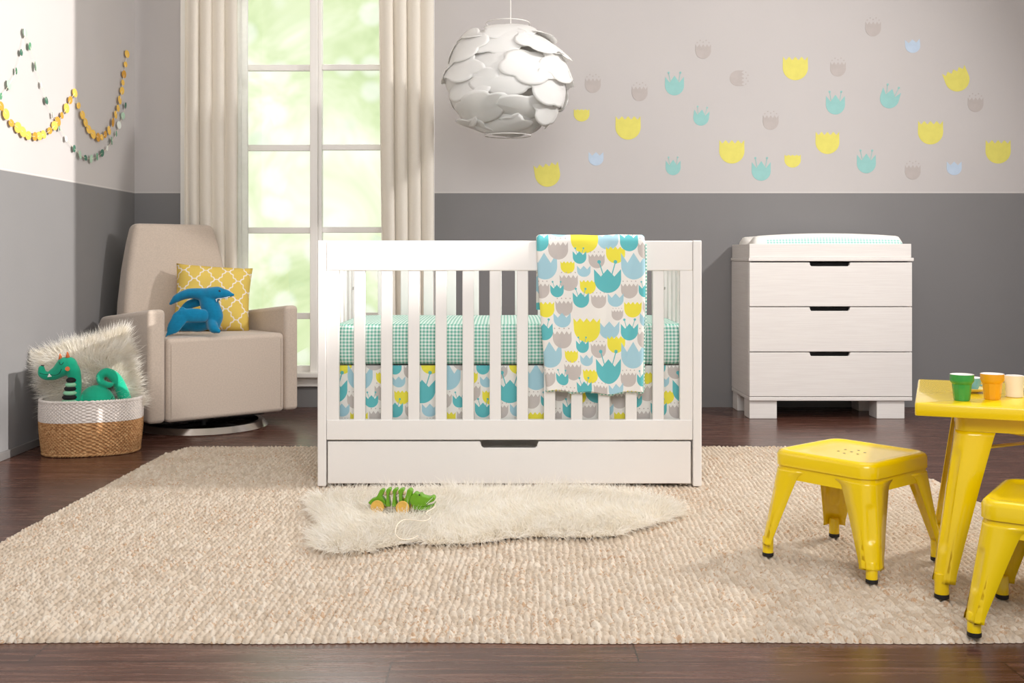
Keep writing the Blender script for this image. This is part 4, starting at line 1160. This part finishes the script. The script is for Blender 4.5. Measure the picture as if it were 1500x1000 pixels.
def make_stool(loc,rz,label):
    H=.292; s=thing('metal_stool',label,'stool',loc,rz,'yellow metal stools')
    bm=bmesh.new(); hs=.150
    prof=[(hs+.001,H-.040),(hs+.001,H-.012),(hs-.003,H-.004),(hs-.010,H),(hs-.016,H+.0005),(hs-.022,H-.002),(hs-.028,H-.0045),(hs-.05,H-.005)]
    rings=[[(x,y,z) for x,y in rrect(h,max(.02,.040-(hs-h)*.6))] for h,z in prof]
    R=loft(bm,rings,False,True)
    inner=[[bm.verts.new((v.co.x*.985,v.co.y*.985,v.co.z-(0 if k==0 else .002))) for v in R[k]] for k in (0,)]
    n=len(R[0])
    low=[bm.verts.new((v.co.x*.97,v.co.y*.97,H-.010)) for v in R[0]]
    for i in range(n):
        j=(i+1)%n; bm.faces.new((R[0][j],R[0][i],inner[0][i],inner[0][j])); bm.faces.new((inner[0][j],inner[0][i],low[i],low[j]))
    bm.faces.new(low)
    obj('seat',bm,YM,s,50)
    bm=bmesh.new()
    for k in range(7):
        a=k*PI/3; x,y=((0,0) if k==6 else (.034*math.cos(a),.034*math.sin(a))); lathe(bm,[(.0036,H-.006),(.0036,H-.0047)],12,cx=x,cy=y)
    obj('drain_hole',bm,M['dark'],s)
    # apron
    bm=bmesh.new(); outer=[rrect(.1465,.036),rrect(.149,.036)]
    rings=[[(x,y,H-.0405) for x,y in rrect(.1465,.036)],[(x,y,H-.074) for x,y in rrect(.149,.036)],[(x,y,H-.074) for x,y in rrect(.147,.034)],[(x,y,H-.0405) for x,y in rrect(.1445,.034)]]
    loft(bm,rings+[rings[0]],False,False); bmesh.ops.remove_doubles(bm,verts=bm.verts,dist=1e-5); obj('apron',bm,YM,s,40)
    for sx in (1,-1):
        for sy in (1,-1):
            vs,fs=leg_mesh(.1482,.177,.088,.044,.034,H-.050,.034,sx,sy)
            lg=pyobj('leg',vs,fs,YM,s,50); sd=lg.modifiers.new('t','SOLIDIFY'); sd.thickness=.0022; sd.offset=-1
            fx,fy=sx*.1565,sy*.1565
            bm=bmesh.new(); lathe(bm,[(.0145,.010),(.0145,.052),(.012,.055)],20,cx=fx,cy=fy); obj('foot_tube',bm,YM,lg,50)
            bm=bmesh.new(); lathe(bm,[(.0125,0),(.0150,.002),(.0150,.011),(.0125,.011)],20,cx=fx,cy=fy); obj('rubber_cap',bm,M['rubber'],lg,50)
    bm=bmesh.new()
    for a in (PI/4,-PI/4): box(bm,-.185,.185,-.008,.008,H-.078,H-.074,Matrix.Rotation(a,4,'Z'))
    obj('cross_brace',bm,YM,s)
    return s
make_stool((.935,2.875,RUGZ),math.radians(39.5),'yellow metal stool standing whole and empty on the rug to the left of the table')
make_stool((1.222,2.318,RUGZ),math.radians(-35),'yellow metal stool nearest the camera, cut by the right edge of the photo')
TA=math.radians(-22); TH=.48
W_=Vector((math.cos(TA),math.sin(TA),0)); D_=Vector((-math.sin(TA),math.cos(TA),0))
tc_=Vector((.977,2.54,0))+W_*.29+D_*.27
tb=thing('play_table','yellow metal play table with cups on it at the right edge','table',(tc_.x,tc_.y,RUGZ),TA)
hx,hy=.29,.27; T0=TH-RUGZ
bm=bmesh.new(); rings=[[(x,y,z) for x,y in rrect(hx-i,.006,4,hy-i)] for i,z in ((.001,T0-.030),(0,T0-.028),(0,T0-.004),(.0015,T0-.001),(.004,T0))]
loft(bm,rings); obj('table_top',bm,YM,tb,50)
bm=bmesh.new(); rings=[[(x,y,T0-.0302) for x,y in rrect(hx-.090,.03,6,hy-.05)],[(x,y,T0-.068) for x,y in rrect(hx-.090,.03,6,hy-.05)],[(x,y,T0-.068) for x,y in rrect(hx-.093,.027,6,hy-.053)],[(x,y,T0-.0302) for x,y in rrect(hx-.093,.027,6,hy-.053)]]
loft(bm,rings+[rings[0]],False,False); bmesh.ops.remove_doubles(bm,verts=bm.verts,dist=1e-5); obj('apron',bm,YM,tb,40)
for sx in (1,-1):
    for sy in (1,-1):
        vs,fs=leg_mesh(0,.050,.088,.050,.040,T0-.0685,.034,sx,sy,(.12,.80),.006,.45,0)
        ox,oy=sx*(hx-.0895),sy*(hy-.0495)
        vs=[(x+ox,y+oy,z) for x,y,z in vs]; lg=pyobj('leg',vs,fs,YM,tb,50); sd=lg.modifiers.new('t','SOLIDIFY'); sd.thickness=.0022; sd.offset=-1
        fx,fy=ox+sx*.030,oy+sy*.030
        bm=bmesh.new(); lathe(bm,[(.0165,.011),(.0165,.06),(.014,.062)],20,cx=fx,cy=fy); obj('foot_tube',bm,YM,lg,50)
        bm=bmesh.new(); lathe(bm,[(.014,0),(.017,.002),(.017,.012),(.014,.012)],20,cx=fx,cy=fy); obj('rubber_cap',bm,M['rubber'],lg,50)
an=math.atan2(hy-.05,hx-.09)
for a,z in ((an,T0-.118),(-an,T0-.110)):
    bm=bmesh.new(); box(bm,-.280,.280,-.009,.009,z,z+.004,Matrix.Rotation(a,4,'Z')); obj('cross_brace',bm,YM,tb)

# cups
def faceted(n=10):
    return lambda a,z:(1 if z>.040 else (math.cos(PI/n)/math.cos(((a)%(2*PI/n))-PI/n))**1.0)
def cup(px,py,label,mat,rt,rm,rb,h,collar,cat='cup',grp=None,inner='cupwhite',name='cup',fac=True,zbase=None,spout=False):
    zb_=TH if zbase is None else zbase
    Y=(CAMZ-zb_)*F/(py-378); loc=((px-740)*Y/F,Y,zb_+.0003)
    t_=thing(name,label,cat,loc,.2,grp)
    k=h/.064
    if collar: prof=[(rb*.9,0),(rb,.002*k),(rm,.040*k),(rm*1.04,.0415*k),(rt*.985,.047*k),(rt,.050*k),(rt,.0635*k)]
    else: prof=[(rb*.9,0),(rb,.002),(rm,h*.5),(rt,h-.0005)]
    bm=bmesh.new(); f=faceted() if fac else None
    n=60
    rings=[]
    for (r_,z) in prof:
        ring=[]
        for i in range(n):
            a=2*PI*i/n; q=r_*(f(a,z/k) if (f and 0.001<z<.041*k) else 1)
            if spout and z>h*.8: q*=1+.35*math.exp(-((((a-PI+.2+PI)%(2*PI))-PI)/.3)**2)
            ring.append((q*math.cos(a),q*math.sin(a),z))
        rings.append(ring)
    loft(bm,rings,True,False); obj('cup_body',bm,mat,t_,28)
    bm=bmesh.new(); w=.0028
    ip=[(rt,prof[-1][1]),(rt-w*.4,h),(rt-w,h-.0006),(rm-w-.001,h*.5),(rb-w-.001,.005)]
    rings=[[(r_*math.cos(2*PI*i/n)*(1+(.35*math.exp(-((((2*PI*i/n-PI+.2+PI)%(2*PI))-PI)/.3)**2) if spout and z>h*.8 else 0)),r_*math.sin(2*PI*i/n)*(1),z) for i in range(n)] for r_,z in ip]
    loft(bm,rings,False,True); o=obj('cup_lining',bm,M[inner],t_,60); o['label']='white glazed inside and lip'
    return t_,loc
cup(1409,586.5,'green faceted cup at the left end of the yellow table',M['cupgreen'],.0275,.0225,.0185,.064,True)
cup(1453.5,584.8,'orange-yellow faceted cup in the middle of the yellow table',M['cupyel'],.0275,.0225,.0188,.063,True)
cup(1486,581.5,'cream pitcher-like cup with a small spout, right of the orange-yellow cup',M['cupcream'],.0215,.0205,.0205,.054,False,'pitcher',None,'cupwhite','small_pitcher',False,None,True)
def saucer(px,py,label):
    Y=(CAMZ-TH)*F/(py-378); loc=((px-740)*Y/F,Y,TH+.0003); t_=thing('saucer',label,'saucer',loc,0)
    bm=bmesh.new(); loft(bm,[[(r_*math.cos(2*PI*i/48),r_*math.sin(2*PI*i/48),z) for i in range(48)] for r_,z in ((.016,0),(.018,.0008),(.024,.003),(.036,.0095),(.0375,.0115),(.0365,.0118),(.024,.0055),(.012,.0045))]); obj('dish',bm,M['saucer'],t_,60); return loc
sl=saucer(1423,574.3,'pale yellow saucer under the blue teacup, behind the green cup')
def teacup(loc,label,mat):
    t_=thing('teacup',label,'cup',(loc[0],loc[1],loc[2]+.0046),0)
    bm=bmesh.new(); loft(bm,[[(r_*math.cos(2*PI*i/40),r_*math.sin(2*PI*i/40),z) for i in range(40)] for r_,z in ((.012,0),(.015,.002),(.021,.016),(.0245,.033))],True,False); obj('cup_body',bm,mat,t_,180)
    bm=bmesh.new(); loft(bm,[[(r_*math.cos(2*PI*i/40),r_*math.sin(2*PI*i/40),z) for i in range(40)] for r_,z in ((.0245,.033),(.0235,.0338),(.0225,.033),(.019,.016),(.012,.005))],False,True); obj('cup_lining',bm,M['cupwhite'],t_,180)
    bm=bmesh.new(); tube(bm,[(.0235,0,.027),(.033,0,.027),(.034,0,.015),(.0205,0,.012)],.002,n=8,sub=5); obj('handle',bm,mat,t_,180)
teacup(sl,'small blue teacup on a saucer, half hidden behind the green and yellow cups',M['cupblue'])
s2=saucer(1512,573,'pale saucer at the very right edge of the photo on the yellow table')
teacup(s2,'small cream teacup at the very right edge, right of the pitcher',M['cupcream'])

# ================================================================== wooden crocodile pull toy
CY=3.36; C0=P(590,745,CY)
cr=thing('pull_toy_crocodile','green wooden segmented crocodile pull toy with yellow wheels on the sheepskin','toy',(C0.x,CY,.010),math.radians(-6))
kz=.0933*CY/F    # crop scale of the close view
def qc(x,y,d=0):
    p=P(520+x*.0933,700+y*.0933,CY); return Vector((p.x-C0.x,d,p.z))
def slab(name,pts,w,m,parent=cr,bv=.003):
    bm=bmesh.new(); prism(bm,[tuple(qc(x,y)[k] for k in (0,2)) for x,y in pts],-w,w); o=obj(name,bm,m,parent); bevel(o,bv,3); return o
g=M['toygreen']
slab('tail',[(205,440),(260,380),(340,350),(400,230),(445,215),(470,245),(430,330),(490,420),(470,480),(380,500),(260,480)],.012,g)
for x0,x1,dx in ((500,570,30),(605,675,30),(695,780,-10)):
    slab('body_segment',[(x0+8,215),(x1-12,200),(x1,225),(x1-28,300),(x1-25,400),(x1-5,490),(x0-10-dx*.3,490),(x0+4-dx*.3,400),(x0+5,300),(x0-5,240)],.015,g)
slab('body_segment',[(835,215),(880,200),(912,235),(905,290),(865,400),(870,490),(740,490),(780,400),(815,300)],.0155,g)
hd=slab('head',[(880,330),(940,265),(975,258),(1010,285),(1050,270),(1080,310),(1180,330),(1235,305),(1270,325),(1265,380),(1170,420),(1130,470),(1000,480),(900,450),(870,395)],.016,g)
slab('jaw',[(900,455),(1120,480),(1240,440),(1275,400),(1262,450),(1180,520),(1080,545),(920,520)],.013,g)
bm=bmesh.new(); tube(bm,[qc(1140,425,-.0168),qc(1240,330,-.0168)],.0008,n=6,sub=1); obj('mouth_line',bm,M['tooth'],hd)
bm=bmesh.new()
for d in (-.0162,.0162): ellipsoid(bm,qc(1030,290,d),(.0026,.0016,.0026),10)
obj('eye',bm,M['eye'],hd,180)
bm=bmesh.new()
for x,y in ((470,300),(570,285),(665,275),(775,285)): ellipsoid(bm,qc(x,y),(.0052,.0052,.0068),12)
obj('bead',bm,M['bead'],cr,180)
bm=bmesh.new(); tube(bm,[qc(440,330),qc(880,330)],.002,n=8,sub=1); obj('body_cord',bm,M['string'],cr)
for x in (370,770):
    for d in (-.022,.022):
        bm=bmesh.new(); c=qc(x,490,d); tube(bm,[c-Vector((0,.0045,0)),c+Vector((0,.0045,0))],.0215,n=28,sub=1,cap=False); o=obj('wheel',bm,M['wood'],cr); bevel(o,.002)
    bm=bmesh.new(); tube(bm,[qc(x,490,-.027),qc(x,490,.027)],.003,n=10,sub=1,cap=False); obj('axle',bm,M['bead'],cr)
def wp(px,py,z): # point on the fur at pixel, in toy coordinates
    Y=(CAMZ-z)*F/(py-378); v=Vector(((px-740)*Y/F-C0.x,Y-CY,z)); return Matrix.Rotation(math.radians(6),3,'Z')@v
bm=bmesh.new()
tube(bm,[qc(1262,440,0),wp(636,748,.058),wp(624,756,.06),wp(630,763,.06),wp(620,768,.06),wp(595,766,.058),wp(583,772,.056),wp(579,785,.052),wp(586,794,.046),wp(600,795,.040),wp(612,790,.036)],.0016,n=7,sub=6)
obj('pull_string',bm,M['string'],cr,180)
